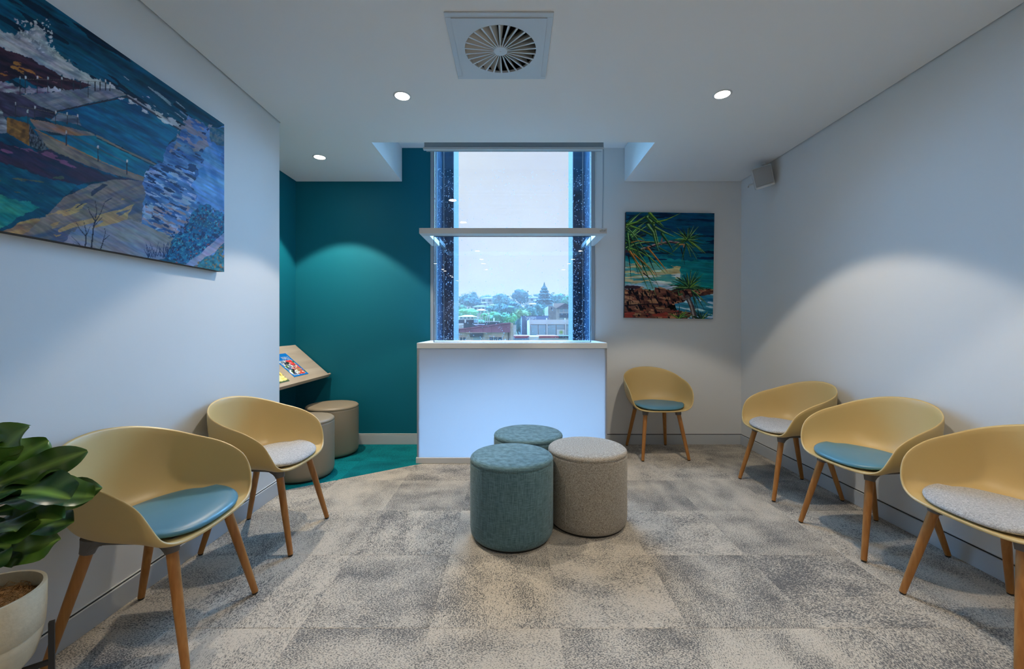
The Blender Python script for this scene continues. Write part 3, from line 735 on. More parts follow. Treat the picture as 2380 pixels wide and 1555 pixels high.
    bush = [(850, 1345), (880, 1240), (1000, 1100), (1040, 1060), (1165, 1090), (1165, 1210), (1000, 1360)]
    p.poly(bush, (12, 76, 122), 34, .02, rgb2=(24, 110, 150), fs=.08, fa=1)
    p.fleck(bush, (8, 40, 84), .58, .09, 1, 0, 73); p.fleck(bush, (70, 150, 170), .70, .14, 1, 0, 79); p.fleck(bush, (150, 60, 66), .76, .13, 1, 0, 83)
    p.poly([(940, 1380), (1080, 1270), (1165, 1190), (1165, 1262), (1060, 1340), (1010, 1390)], (150, 140, 160), 8, rgb2=(110, 130, 170), ang=-36, fs=.05)
    low = [(970, 1400), (1165, 1255), (1165, 1430)]
    p.poly(low, (14, 74, 92), 30, .02, rgb2=(40, 110, 130), fs=.1, fa=1); p.fleck(low, (120, 96, 66), .66, .12, 1, 0, 89)
    for x, y0_, y1_ in ((103, 402, 490), (132, 400, 480), (193, 400, 480), (247, 405, 475), (318, 405, 470), (379, 408, 465), (416, 410, 460), (455, 412, 500), (490, 415, 470), (517, 415, 465), (545, 418, 465), (568, 432, 468),
                        (80, 535, 605), (143, 575, 645), (180, 555, 620), (287, 580, 640), (347, 588, 640), (400, 598, 645), (343, 682, 750), (506, 760, 832), (656, 832, 900)):
        p.stroke([(x, y0_), (x, y1_)], 4.5, 5.5, (40, 44, 54)); p.stroke([(x, y0_-5), (x, y0_+4)], 8, 8, (176, 176, 176))
    for a_, b_ in (((103, 408), (318, 412)), ((318, 412), (545, 424)), ((80, 545), (400, 605)), ((343, 690), (656, 840))): p.stroke([a_, b_], 2.5, 2.5, (90, 80, 76), .8)
    for pts, w in (([(470, 1300), (482, 1180), (500, 1090), (490, 1030)], 9), ([(490, 1150), (520, 1100), (540, 1045)], 6), ([(490, 1140), (465, 1100), (455, 1070)], 6), ([(440, 1290), (445, 1200), (432, 1140)], 8), ([(443, 1220), (410, 1180), (390, 1140)], 5), ([(448, 1210), (465, 1170)], 5),
                   ([(430, 1290), (400, 1250), (370, 1220)], 5), ([(515, 1300), (535, 1240), (565, 1215)], 6), ([(530, 1250), (545, 1200), (540, 1180)], 4), ([(405, 1285), (375, 1255)], 4), ([(485, 1170), (510, 1140), (530, 1120)], 4)):
        p.stroke(pts, w, 2, (34, 36, 52))
    p.brush(30)
    for k in range(26):
        x = 760 + 120*random.random(); y = 1330 - 10*random.random(); p.stroke([(x, y), (x + random.uniform(-30, 30), y - random.uniform(30, 85))], 4, 1.5, (22, 44, 84))
    return p.c
grid('painted_canvas', 620, 400, lambda a, b: (np.full(len(a), PX-XL), PY0-ty + a*(PY1-PY0), PZ0-tz + b*(PZ1-PZ0)), t, paint_sea)

# --- pandanus painting on the back wall
QX0, QX1, QZ0, QZ1, QY = 1.119, 2.004, 1.269, 2.327, 4.092
qx, qz = (QX0+QX1)/2, (QZ0+QZ1)/2
t = thing('pandanus_painting', 'upright canvas of pandanus palms, rocks and turquoise sea on back wall', 'painting', (qx, YB, qz))
t.rotation_euler = Euler((0, R(.85), 0))
box_obj('stretcher', (QX0-qx, QX1-qx, QY+.0012-YB, -.001, QZ0-qz, QZ1-qz), M['canvas_edge'], t)
def paint_palm(a, b):
    U = 115 + a*693; V = 1350 - b*828
    p = Paint(U, V, 1.5); rr = random.Random(5)
    A = lambda *q: list(q)
    p.poly([(100, 500), (820, 500), (820, 800), (100, 800)], (4, 54, 84), 0, rgb2=(2, 74, 104), fs=.03, fa=9, seed=2)
    p.poly([(90, 700), (830, 690), (830, 960), (90, 960)], (4, 74, 98), 25, rgb2=(6, 98, 112), fs=.035, fa=9, seed=3)
    p.poly([(90, 830), (420, 880), (830, 900), (830, 1120), (90, 1120)], (8, 98, 108), 22, rgb2=(14, 120, 122), fs=.035, fa=9, seed=4)
    p.fleck([(100, 520), (820, 520), (820, 900), (100, 900)], (2, 34, 60), .60, .04, 9, 2, 7)
    p.poly([(90, 920), (330, 915), (560, 990), (560, 1060), (420, 1110), (90, 1110)], (92, 148, 132), 20, rgb2=(60, 132, 132), fs=.04, fa=7, seed=6)
    p.fleck([(90, 920), (560, 950), (540, 1090), (90, 1100)], (168, 158, 116), .58, .05, 8, -3, 9)
    p.fleck([(90, 950), (560, 980), (520, 1110), (90, 1110)], (176, 188, 184), .64, .05, 8, -3, 13)
    p.poly([(90, 1085), (300, 1075), (480, 1090), (600, 1095), (600, 1135), (90, 1135)], (160, 176, 184), 12, rgb2=(90, 150, 160), fs=.05, fa=5)
    p.poly([(470, 1150), (830, 1130), (830, 1360), (560, 1360)], (52, 122, 146), 6, rgb2=(22, 92, 120), ang=8, fs=.05, fa=6)
    p.fleck([(470, 1150), (830, 1140), (830, 1360), (560, 1360)], (160, 190, 200), .62, .06, 6, 10, 15)
    p.poly([(100, 1100), (200, 1095), (265, 1110), (200, 1125), (100, 1120)], (52, 34, 44), 5)
    rock = [(90, 1125), (160, 1130), (250, 1118), (345, 1135), (350, 1105), (430, 1120), (470, 1130), (560, 1105), (650, 1125), (690, 1105), (830, 1120), (830, 1145), (720, 1170), (640, 1180), (560, 1225), (480, 1240), (440, 1265), (520, 1290), (650, 1300), (640, 1325), (590, 1360), (90, 1360)]
    p.poly(rock, (106, 66, 52), 7, .05, rgb2=(52, 28, 32), ang=5, fs=.05, fa=3)
    p.fleck(rock, (146, 104, 76), .60, .05, 3, 4, 17); p.fleck(rock, (20, 14, 22), .61, .06, 2, 60, 19); p.fleck([(90, 1290), (560, 1290), (560, 1350), (90, 1350)], (130, 52, 44), .55, .05, 4, 0, 21)
    for x in (150, 215, 250, 340, 440): p.stroke([(x, 1135), (x + rr.uniform(-20, 20), 1190), (x + rr.uniform(-30, 30), 1260)], 6, 3, (18, 12, 20))
    p.stroke([(120, 1255), (300, 1240), (480, 1250)], 10, 4, (22, 16, 26))
    def blade(pts, w, c1, c2):
        p.stroke(pts, w, 1.5, c1)
        q = [(x + w*.18, y - w*.12) for x, y in pts]; p.stroke(q, w*.42, 1, c2)
    greens = [((16, 44, 30), (70, 120, 70)), ((8, 28, 26), (40, 92, 60)), ((28, 64, 34), (120, 160, 96)), ((10, 20, 24), (30, 70, 60)), ((40, 74, 30), (110, 150, 60))]
    # branches
    p.stroke([(120, 830), (240, 815), (360, 775), (460, 750), (560, 765)], 26, 16, (52, 38, 44)); p.stroke([(230, 812), (360, 768), (460, 745), (560, 758)], 10, 6, (150, 122, 118))
    p.stroke([(395, 770), (400, 725)], 16, 12, (110, 84, 84))
    p.stroke([(605, 1180), (640, 1250), (668, 1350)], 34, 40, (58, 54, 58)); p.stroke([(612, 1190), (640, 1260), (662, 1350)], 12, 14, (128, 120, 116))
    p.stroke([(560, 1165), (580, 1200), (620, 1185)], 12, 12, (96, 84, 78))
    # big crown upper left
    for k in range(40):
        a_ = rr.uniform(-70, 75); L = rr.uniform(150, 400); o = (115 + rr.uniform(-20, 40), 690 + rr.uniform(-60, 120))
        a1 = math.radians(a_); dr = rr.uniform(.05, .45)
        pts = [(o[0] + L*s_*math.cos(a1), o[1] + L*s_*math.sin(a1) + dr*L*s_*s_) for s_ in (0, .25, .5, .75, 1)]
        blade(pts, rr.uniform(11, 24), *rr.choice(greens))
    for pts, w, g in (([(115, 640), (170, 580), (225, 530)], 34, 2), ([(120, 625), (200, 600), (300, 540)], 26, 4), ([(280, 560), (330, 620), (350, 700), (375, 800)], 34, 2), ([(285, 620), (330, 680), (350, 760), (375, 830)], 30, 2),
                      ([(345, 640), (420, 680), (500, 715)], 28, 2), ([(300, 530), (360, 590), (410, 635)], 26, 4), ([(400, 690), (450, 760), (490, 830)], 26, 0), ([(330, 605), (430, 580), (535, 530)], 22, 4), ([(130, 690), (140, 760), (150, 840)], 20, 2), ([(300, 560), (400, 640), (480, 660)], 18, 1), ([(380, 800), (440, 830), (500, 860)], 14, 0)):
        blade(pts, w, *greens[g])
    for pts, w in (([(150, 830), (210, 920), (265, 1000)], 18), ([(290, 800), (350, 870), (400, 930), (450, 995)], 18), ([(180, 850), (240, 900), (310, 960), (365, 1030)], 12), ([(160, 760), (220, 745), (300, 760)], 10)): blade(pts, w, (96, 62, 24), (196, 128, 60))
    for pts in ([(140, 860), (155, 960), (162, 1050)], [(260, 1000), (310, 1040), (365, 1075)], [(300, 880), (330, 950), (370, 1030)], [(550, 800), (570, 870), (582, 930)]): p.stroke(pts, 9, 2, (16, 20, 28))
    def crown(cx_, cy_, n_, Lr, lo, hi, wr):
        for k in range(n_):
            a_ = math.radians(rr.uniform(lo, hi)); L = rr.uniform(*Lr); dr = rr.uniform(.0, .35)
            pts = [(cx_ + L*s_*math.cos(a_), cy_ - L*s_*math.sin(a_) + dr*L*s_*s_) for s_ in (0, .3, .65, 1)]
            blade(pts, rr.uniform(*wr), *rr.choice(greens))
    crown(600, 735, 46, (70, 165), -40, 215, (9, 17)); crown(590, 760, 14, (60, 130), -110, -30, (8, 13))
    p.stroke([(540, 770), (575, 770), (570, 790)], 12, 8, (150, 112, 70))
    crown(620, 1110, 56, (80, 175), -12, 192, (9, 18)); crown(640, 1130, 10, (80, 150), -75, -25, (8, 13))
    p.brush(5)
    crown(540, 1350, 14, (60, 120), 20, 160, (9, 15)); crown(720, 1360, 18, (60, 130), 20, 160, (9, 15)); crown(540, 1170, 8, (30, 50), 0, 180, (7, 9))
    return p.c
grid('painted_canvas', 380, 450, lambda a, b: (QX0-qx + a*(QX1-QX0), np.full(len(a), QY-YB), QZ0-qz + b*(QZ1-QZ0)), t, paint_palm)

# --- booklets on the sloping shelf
def booklet(name, label, s0, s1, ya, yb, painter, text=None, nu=60, nv=90):
    o0 = desk_point(s0, ya, .0002); t = thing(name, label, 'booklet', o0)
    ds, dy, th = s1-s0, yb-ya, .0035
    MB().obox(su*ds/2 + Vector((0, dy/2, 0)) + sn*th/2, su*ds/2, Vector((0, dy/2, 0)), sn*th/2).build('pages', M['white'], t)
    def fn(a, b):
        P = np.outer(b*ds, np.array(su)) + np.outer(a*dy, np.array((0, 1, 0))) + np.array(sn)*(th+.0002); return P[:, 0], P[:, 1], P[:, 2]
    grid('cover', nu, nv, fn, t, painter)
    if text:
        cu = bpy.data.curves.new('title', 'FONT'); cu.body = text; cu.size = .052; cu.align_x = 'RIGHT'; cu.extrude = .0002
        tmp = bpy.data.objects.new('title_tmp', cu); COL.objects.link(tmp)
        bpy.context.view_layer.update()
        me = bpy.data.meshes.new_from_object(tmp.evaluated_get(bpy.context.evaluated_depsgraph_get())); bpy.data.objects.remove(tmp)
        me.name = 'title'; me.materials.clear(); me.materials.append(M['white'])
        o = bpy.data.objects.new('title', me); COL.objects.link(o); o.parent = t
        # reading direction +y, top of letters up-slope
        Mx = Matrix((Vector((0, 1, 0)), -su, sn)).transposed().to_4x4()
        Mx.translation = su*.075 + Vector((0, dy - .025, 0)) + sn*(th+.0006)
        o.matrix_local = Mx
    return t
def paint_blue(a, b):
    p = Paint(a*100, b*140, 1.5); p.c[:] = p.col((6, 96, 172))
    p.poly([(11, 41), (89, 41), (89, 131), (11, 131)], (200, 205, 205), 0, rgb2=(200, 205, 205)); inn = [(13, 43), (87, 43), (87, 129), (13, 129)]
    p.poly(inn, (60, 76, 128), 0, rgb2=(110, 130, 140), fs=.12, fa=1)
    p.poly([(50, 43), (87, 43), (87, 100), (72, 96)], (200, 48, 48), 6, .1, rgb2=(176, 36, 44)); p.poly([(60, 112), (87, 104), (87, 129), (40, 129)], (190, 52, 44), 8, .1, rgb2=(150, 70, 50))
    p.fleck(inn, (36, 96, 56), .60, .09, 1, 0, 5); p.fleck(inn, (226, 214, 206), .64, .10, 1, 0, 8); p.fleck(inn, (24, 26, 34), .64, .08, 1, 0, 12); p.fleck(inn, (214, 120, 110), .68, .1, 1, 0, 15)
    p.poly([(55, 94), (80, 92), (84, 112), (60, 116)], (150, 112, 84), 5, .1)
    return p.c
booklet('booklet', 'blue booklet with red picture cover on the sloping shelf', .098, .385, 3.55, 3.80, paint_blue, 'NALI')
def paint_yellow(a, b):
    p = Paint(a*100, b*140, 1.5); p.c[:] = p.col((60, 84, 62)); al = [(0, 0), (100, 0), (100, 140), (0, 140)]
    p.poly([(0, 60), (100, 50), (100, 132), (0, 132)], (200, 180, 92), 8, .05, rgb2=(226, 208, 150), fs=.05, fa=1); p.fleck(al, (140, 120, 60), .66, .07, 1, 0, 4)
    return p.c
booklet('booklet', 'yellow and green booklet half hidden by the white wall', .16, .412, 3.20, 3.44, paint_yellow)

# ------------------------------------------------------------------ fiddle-leaf fig in a pot
PXc, PYc = -1.393, 1.058
t = thing('plant_pot', 'cream ceramic pot resting in the black metal stand', 'pot', (PXc, PYc, 0))
prof = [(.0001, .272), (.062, .272), (.085, .280), (.104, .305), (.116, .345), (.1205, .375), (.1195, .378), (.1225, .381), (.125, .43), (.1255, .488), (.1245, .494), (.117, .494), (.1155, .488), (.1140, .44), (.0001, .44)]
MB().lathe(prof, 64).build('pot_body', M['pot'], t, smooth=45)
soil = MB(); n = 40
soil.lathe([(.0001, .470), (.03, .474), (.07, .468), (.10, .462), (.1150, .456), (.1150, .442), (.0001, .442)], n).build('coir_mulch', M['coir'], t, smooth=80)
fb = MB()
for k in range(420):
    a = random.uniform(0, 6.283); r = .112*math.sqrt(random.random()); x, y = r*math.cos(a), r*math.sin(a); b_ = random.uniform(0, 6.283); L = random.uniform(.015, .045); hgt = random.uniform(.002, .018)
    p0 = Vector((x, y, .465)); p2 = p0 + Vector((math.cos(b_)*L, math.sin(b_)*L, random.uniform(-.002, .006))); 
    if math.hypot(p2.x, p2.y) > .114: continue
    fb.tube([p0, (p0+p2)/2 + Vector((0, 0, hgt)), p2], .0006, 3, caps=False)
f_ = fb.build('coir_fibres', M['coir'], t); f_['kind'] = 'stuff'
t = thing('plant_stand', 'black metal stand with upright posts under the cream pot', 'plant stand', (PXc, PYc, 0))
for k, a in enumerate((38, 128, 218, 308)):
    a = R(a); c_, s_ = math.cos(a), math.sin(a)
    MB().obox((c_*.1345, s_*.1345, .1875), Vector((c_, s_, 0))*.006, Vector((-s_, c_, 0))*.006, (0, 0, .1875)).build('post', M['black'], t, bevel=.001)
for a in (38, 128):
    a = R(a); c_, s_ = math.cos(a), math.sin(a)
    MB().obox((0, 0, .264 - (.0 if a < 1 else .0)), Vector((c_, s_, 0))*.130, Vector((-s_, c_, 0))*.006, (0, 0, .006)).build('cross_bar', M['black'], t, bevel=.001)

t = thing('fiddle_leaf_fig', 'glossy green fiddle-leaf fig growing in the cream pot', 'plant', (PXc, PYc, .45))
def leaf_obj(base, az, el, L, Wd, droop, roll, curl=.25, seed=0):
    rr = random.Random(seed); NU, NV_ = 13, 7; vs = []; vein = []
    az, el, roll = R(az), R(el), R(roll)
    fw = Vector((math.cos(az)*math.cos(el), math.sin(az)*math.cos(el), math.sin(el))); side = Vector((-math.sin(az), math.cos(az), 0)); upv = fw.cross(side).normalized() * -1
    if upv.z < 0: upv = -upv
    q = Matrix.Rotation(roll, 3, fw); side = q @ side; upv = q @ upv; ph = rr.uniform(0, 6)
    p = Vector(base); pitch = 0.
    for i in range(NU):
        s_ = i/(NU-1)
        if s_ < .12: w = .05 + s_*.5
        else:
            u_ = (s_-.12)/.88; w = (.11 + .55*u_ + .75*math.sin(math.pi*u_**1.25)*.55) * math.sqrt(max(0.02, 1-u_**8))
        w *= Wd
        pitch = -droop*s_
        d_ = (fw*math.cos(pitch) + upv*math.sin(pitch)); nn = (upv*math.cos(pitch) - fw*math.sin(pitch))
        if i: p = p + d_*(L/(NU-1))
        for j in range(NV_):
            v_ = 2*j/(NV_-1)-1
            wave = .014*math.sin(s_*17 + ph + (2 if v_ > 0 else 0))*abs(v_)**1.5*min(1, s_*3)
            vs.append(p + side*(v_*w) + nn*(abs(v_)**1.3*w*curl + wave - (.004 if j % 2 == 0 and 0 < j < NV_-1 else 0)*0))
            vein.append(1. if j == NV_//2 else (.16 if i % 3 == 0 else 0.))
    mb = MB(); mb.v = [tuple(x) for x in vs]
    for i in range(NU-1):
        for j in range(NV_-1): a = i*NV_+j; mb.f.append((a, a+1, a+1+NV_, a+NV_))
    o = mb.build('leaf', M['leaf'], t, smooth=180)
    at_ = o.data.attributes.new('vein', 'FLOAT', 'POINT'); at_.data.foreach_set('value', vein)
    m = o.modifiers.new('subsurf', 'SUBSURF'); m.levels = 1; m.render_levels = 1
    return o
MB().tube([(0, 0, .025), (.004, -.006, .12), (-.004, .004, .22), (.0, 0, .32), (.002, .002, .385)], [.011, .010, .009, .007, .004], 10).build('stem', M['stem'], t, smooth=60)
# (height on stem, azimuth, elevation, length, half width, droop, roll)
LV = [(.46, 12, 62, .20, .072, .1, 55), (.42, 55, 45, .20, .066, .2, 40), (.40, 22, 24, .27, .05, .25, 78), (.37, -8, 26, .30, .085, .75, 8), (.33, 2, 20, .315, .075, .55, 20),
      (.29, 14, 16, .30, .055, .50, 62), (.25, -4, 8, .255, .080, .10, 35), (.215, 4, 8, .265, .066, .10, 20), (.17, 8, -4, .18, .066, .2, 25), (.11, 0, 14, .255, .060, -.05, 50),
      (.45, 150, 60, .2, .07, .3, 0), (.40, 200, 40, .2, .075, .4, 0), (.36, 260, 30, .24, .085, .5, 0), (.31, 100, 30, .22, .07, .5, 0), (.30, 310, 25, .25, .08, .5, 0), (.25, 170, 18, .2, .08, .5, 0),
      (.22, 235, 15, .24, .085, .5, 0), (.19, 75, 15, .22, .075, .4, 0), (.16, 320, 10, .24, .08, .4, 0), (.13, 280, 5, .23, .08, .4, 0), (.44, 335, 58, .22, .075, .2, -30), (.38, 40, 35, .22, .075, .4, 30), (.10, 130, 10, .18, .07, .4, 0), (.49, 90, 75, .15, .05, .1, 0),
      (.35, 330, 35, .24, .08, .5, -20), (.27, 345, 12, .22, .075, .3, -10)]
for k, (h_, az, el, L, w_, dr_, ro) in enumerate(LV): leaf_obj((0.0, 0.0, .07 + .62*h_), az + (8 if k < 10 else 0), el*.85, L*.80, w_*.95, dr_, ro, seed=k)

# ------------------------------------------------------------------ outside: hillside suburb
def ez(py, D): return EYE + (CY-py)*D/F
def ex(px, D): return (px-CX)*D/F
X = {'brick': mat('pale_brick', (.58, .54, .52), .8, noise=(3, .25)), 'purple': mat('purple_metal_roof', (.34, .17, .30), .6, noise=(2, .2)), 'wht': mat('white_render', (.70, .72, .74), .7),
     'blue': mat('blue_grey_render', (.16, .21, .33), .7, noise=(1, .2)), 'glassy': mat('dark_window', (.03, .08, .13), .2), 'pale_glass': mat('shop_glass', (.34, .48, .56), .25), 'red': mat('red_tiles', (.40, .10, .14), .7, noise=(4, .3)),
     'dark': mat('dark_roof', (.03, .05, .08), .7, noise=(2, .5)), 'cream': mat('cream_house', (.62, .58, .58), .7, noise=(.5, .15)), 'stone': mat('stone_gable', (.36, .34, .36), .8, noise=(2, .3)), 'slate': mat('slate_roof', (.10, .10, .14), .7, noise=(2, .3)),
     'trunk': mat('tree_bark', (.12, .09, .07), .9), 'grass': mat('hill_grass', (.06, .13, .06), .9, noise=(.3, .4)), 'logo': mat('green_logo', (.30, .48, .10), .6), 'steel': mat('grey_pole', (.5, .52, .54), .5)}
for nm, c_ in (('f0', (.07, .24, .26)), ('f1', (.08, .34, .22)), ('f2', (.12, .44, .17)), ('f3', (.24, .42, .22)), ('f4', (.05, .19, .24))): X[nm] = mat('foliage_' + nm, c_, .8, noise=(1.2, .5))  # bluish tones put some of the rain haze into the foliage colour
g = MB(); gy = [5.2, 14, 24, 40, 60, 85, 120, 170, 260]; gz = [-7, -7, -6.5, -5, -2.2, .4, 3.2, 5, 6]; gx = [-160, -60, -25, -8, 8, 25, 60, 160]
for y, z in zip(gy, gz):
    for x in gx: g.v.append((x, y, z))
for i in range(len(gy)-1):
    for j in range(len(gx)-1): a = i*len(gx)+j; g.f.append((a, a+1, a+1+len(gx), a+len(gx)))
struct(g.build('ground', X['grass']))
# brick building with purple sloping fascia
def bld(name, label, D, cat='building'): return thing(name, label, cat, (0, D, -6))
def bpart(t, name, D, px0, px1, py0, py1, m, d0=0, d1=.1):   # rectangle measured at depth D, from D+d0 to D+d1; py0 top
    return box_obj(name, (ex(px0, D), ex(px1, D), d0, d1, ez(py1, D)+6, ez(py0, D)+6), m, t)
D = 28; t = bld('brick_building', 'low brick building with purple sloping roof edge outside the window', D)
box_obj('wall', (ex(1030, D), ex(1191, D), 0, 6, 0, ez(772, D)+6), X['brick'], t)
box_obj('corner_pier', (ex(1186, D), ex(1193, D), -.15, 6.05, 0, ez(751, D)+6), X['brick'], t)
nP = 5; xs = [1036, 1066, 1083, 1123, 1143, 1165, 1186]
top = lambda px: 767.5 + (px-1067)*(752.5-767.5)/(1187-1067)
for a_, b_ in zip(xs[:-1], xs[1:]):
    q = MB().prism([(ex(a_+.25, D), ez(772.5, D)+6), (ex(b_-.25, D), ez(772.5, D)+6), (ex(b_-.25, D), ez(top(b_), D)+6), (ex(a_+.25, D), ez(top(a_), D)+6)], 1, -.25, .0)
    q.build('roof_panel', X['purple'], t, fix=True)
MB().prism([(ex(1036, D), ez(top(1036), D)+6.02), (ex(1187, D), ez(top(1187), D)+6.02), (ex(1187, D), ez(top(1187), D)+6.10), (ex(1036, D), ez(top(1036), D)+6.10)], 1, -.35, 6).build('roof_sheet', X['purple'], t, fix=True)
for a_, b_, c_, d_ in ((1068.5, 1083, 783.5, 792), (1137, 1167, 783, 791.5)):
    w = bpart(t, 'window', D, a_, b_, c_, d_, X['wht'], -.08, .05)
    k = 2 if b_-a_ < 20 else 3
    for i in range(k): bpart(t, 'pane', D, a_+.8+i*(b_-a_)/k, a_-.6+(i+1)*(b_-a_)/k, c_+.6, d_-.6, X['glassy'], -.10, -.02)
bpart(t, 'awning', D, 1095, 1123.5, 774, 783, X['glassy'], -.7, 0); bpart(t, 'gutter', D, 1084, 1131, 772.3, 773.6, X['wht'], -.30, -.2)
bpart(t, 'door', D, 1100, 1118, 783, 800, X['pale_glass'], -.06, .05); bpart(t, 'downpipe', D, 1181, 1182.3, 770, 800, X['dark'], -.12, -.02)
MB().lathe([(.0001, 0), (.25, .03), (.40, .12), (.38, .13), (.0001, .03)], 16, (ex(1111, D), 1.0, ez(758, D)+6)).tube([(ex(1111, D), 1.0, ez(764, D)+6), (ex(1111, D), 1.0, ez(757, D)+6)], .03, 6).build('satellite_dish', X['steel'], t)
# dark roofs behind it
D = 40; t = bld('dark_roof_building', 'low dark-roofed building behind the purple roof', D)
bpart(t, 'wall', D, 1040, 1200, 755, 800, X['brick'], 0, 5)
bpart(t, 'roof', D, 1079, 1186, 750.5, 763, X['dark'], -.5, 5.5); bpart(t, 'upper_roof', D, 1040, 1099, 743, 751.5, X['dark'], 1, 5); bpart(t, 'side_wall', D, 1040, 1078, 751.5, 764, X['wht'], .5, 5); bpart(t, 'chimney', D, 1078.5, 1080.5, 743, 757, X['brick'], .2, .9)
# poles
for px, y0_, y1_, dd in ((1111, 728, 757, 38.5), (1117, 735, 752, 50), (1122, 732, 752, 50), (1128.5, 734, 748, 50), (1133.5, 733, 748, 50), (1137.5, 732, 748, 50)):
    q = MB().tube([(0, 0, 0), (0, 0, ez(y0_, dd)+6)], .035, 8).tube([(-.12, 0, ez(y0_+2, dd)+6), (.12, 0, ez(y0_+2, dd)+6)], .02, 6).build('roof_pole', X['steel'])
    q.location = (ex(px, dd), dd, -6); tag(q, 'thin pale pole standing above the dark roof outside', 'pole', 'thin poles above the roofs')
# white pavilion (boats) line
D = 52; t = bld('white_platform', 'narrow white platform roof among the thin poles', D); bpart(t, 'roof', D, 1125, 1160, 746.5, 748, X['wht'], 0, 3); bpart(t, 'wall', D, 1126, 1159, 748, 770, X['dark'], .2, 2.8); bpart(t, 'vent_pipe', D, 1146, 1149, 739, 747, X['wht'], .5, .8)
# blue-grey building
D = 42; t = bld('blue_grey_building', 'blue-grey building beside the white shop outside', D)
bpart(t, 'wall', D, 1213, 1275, 735, 800, X['blue'], .3, 6); bpart(t, 'parapet', D, 1212, 1276, 733.8, 735.2, X['slate'], .2, 6.1)
bpart(t, 'sign', D, 1223, 1246, 736.5, 744.5, X['wht'], .2, .3); bpart(t, 'sign_panel', D, 1224, 1245, 737.5, 743.5, X['blue'], .17, .2)
for a_, b_, y0_, y1_ in ((1226, 1227.5, 738, 742), (1230, 1233.5, 739.5, 741), (1236, 1237.5, 738, 742.5), (1239, 1242.5, 739, 740.5)): bpart(t, 'sign_mark', D, a_, b_, y0_, y1_, X['wht'], .14, .17)
# white shop
D = 36; t = bld('white_shop', 'white two-bay shop with large windows and round green sign', D)
bpart(t, 'wall', D, 1230, 1340, 744, 800, X['wht'], .1, 5.9); bpart(t, 'parapet', D, 1230, 1340, 743, 754, X['wht'], -.15, .1)
for a_, b_ in ((1230, 1232.2), (1269.5, 1272), (1312.5, 1314.5)): bpart(t, 'pilaster', D, a_, b_, 739.5, 782, X['wht'], -.3, .1)
for a_, b_, y0_, y1_ in ((1233, 1250, 755, 779.5), (1252, 1268.5, 755, 779.5), (1273, 1292, 755, 779.5), (1293, 1311.5, 755, 779.5), (1315.5, 1330, 755, 779.5)):
    w = bpart(t, 'window', D, a_, b_, y0_, y1_, X['cream'], -.05, .12); bpart(t, 'pane', D, a_+.6, b_-.6, y0_+.5, 760.3, X['pale_glass'], -.07, 0); bpart(t, 'pane', D, a_+.6, b_-.6, 761.2, y1_-.5, X['pale_glass'], -.07, 0)
bpart(t, 'sign_board', D, 1293.5, 1311.5, 766, 779, X['wht'], -.25, -.12)
lg = MB().lathe([(.0001, 0), (.185, 0), (.185, .02), (.0001, .02)], 20).build('round_logo', X['logo'], t); lg.location = (ex(1303.5, D), -.26, ez(772.3, D)+6); lg.rotation_euler = (R(90), 0, 0)
lg = MB().lathe([(.12, .0), (.15, .0), (.15, .012), (.12, .012)], 20, close=False).build('logo_ring', X['wht'], t); lg.location = (ex(1303.5, D), -.28, ez(772.3, D)+6); lg.rotation_euler = (R(90), 0, 0)
D = 31; t = bld('red_tiled_annex', 'low white annex with red tiled roof edge below the shop', D)
bpart(t, 'wall', D, 1193.5, 1340, 785, 810, X['wht'], 0, 3)
for a_, b_ in ((1194, 1230), (1252, 1298)): bpart(t, 'roof_tiles', D, a_, b_, 780.5, 785.5, X['red'], -.25, 3)
bpart(t, 'roof_hedge', D, 1298, 1340, 780.5, 786.5, X['dark'], -.2, 2); bpart(t, 'parapet', D, 1229, 1252, 782, 800, X['wht'], -.3, 3); bpart(t, 'lower_roof', D, 1193.5, 1229, 786, 789, X['blue'], -.4, 2)
# gabled house, right
D = 55; t = bld('gabled_house', 'stone house with dark gable and balcony at the right window edge', D)
bpart(t, 'wall', D, 1275, 1340, 711, 800, X['stone'], .6, 7); bpart(t, 'front_wall', D, 1293, 1340, 716, 745, X['cream'], 0, .7)
for a_, b_ in ((1300.5, 1309.5), (1311, 1320)): w = bpart(t, 'window', D, a_, b_, 717.5, 727, X['wht'], -.05, .1); bpart(t, 'pane', D, a_+.7, b_-.7, 718.3, 726.3, X['pale_glass'], -.08, 0)
bpart(t, 'balcony', D, 1300, 1322, 728, 738.5, X['glassy'], -.6, 0); bpart(t, 'balcony_rail', D, 1299, 1323, 727, 728.3, X['wht'], -.65, -.5); bpart(t, 'small_window', D, 1281.5, 1284, 714.5, 719, X['glassy'], .5, .7)
MB().prism([(ex(1292, D), ez(717, D)+6), (ex(1313, D), ez(705, D)+6), (ex(1334, D), ez(717, D)+6), (ex(1330, D), ez(717.5, D)+6), (ex(1296, D), ez(717.5, D)+6)], 1, -.5, .2).build('gable', X['slate'], t, fix=True)
MB().prism([(ex(1286, D), ez(705, D)+6), (ex(1313, D), ez(704.5, D)+6), (ex(1293, D), ez(717.5, D)+6), (ex(1286, D), ez(712, D)+6)], 1, .0, .5).build('roof', X['cream'], t, fix=True)
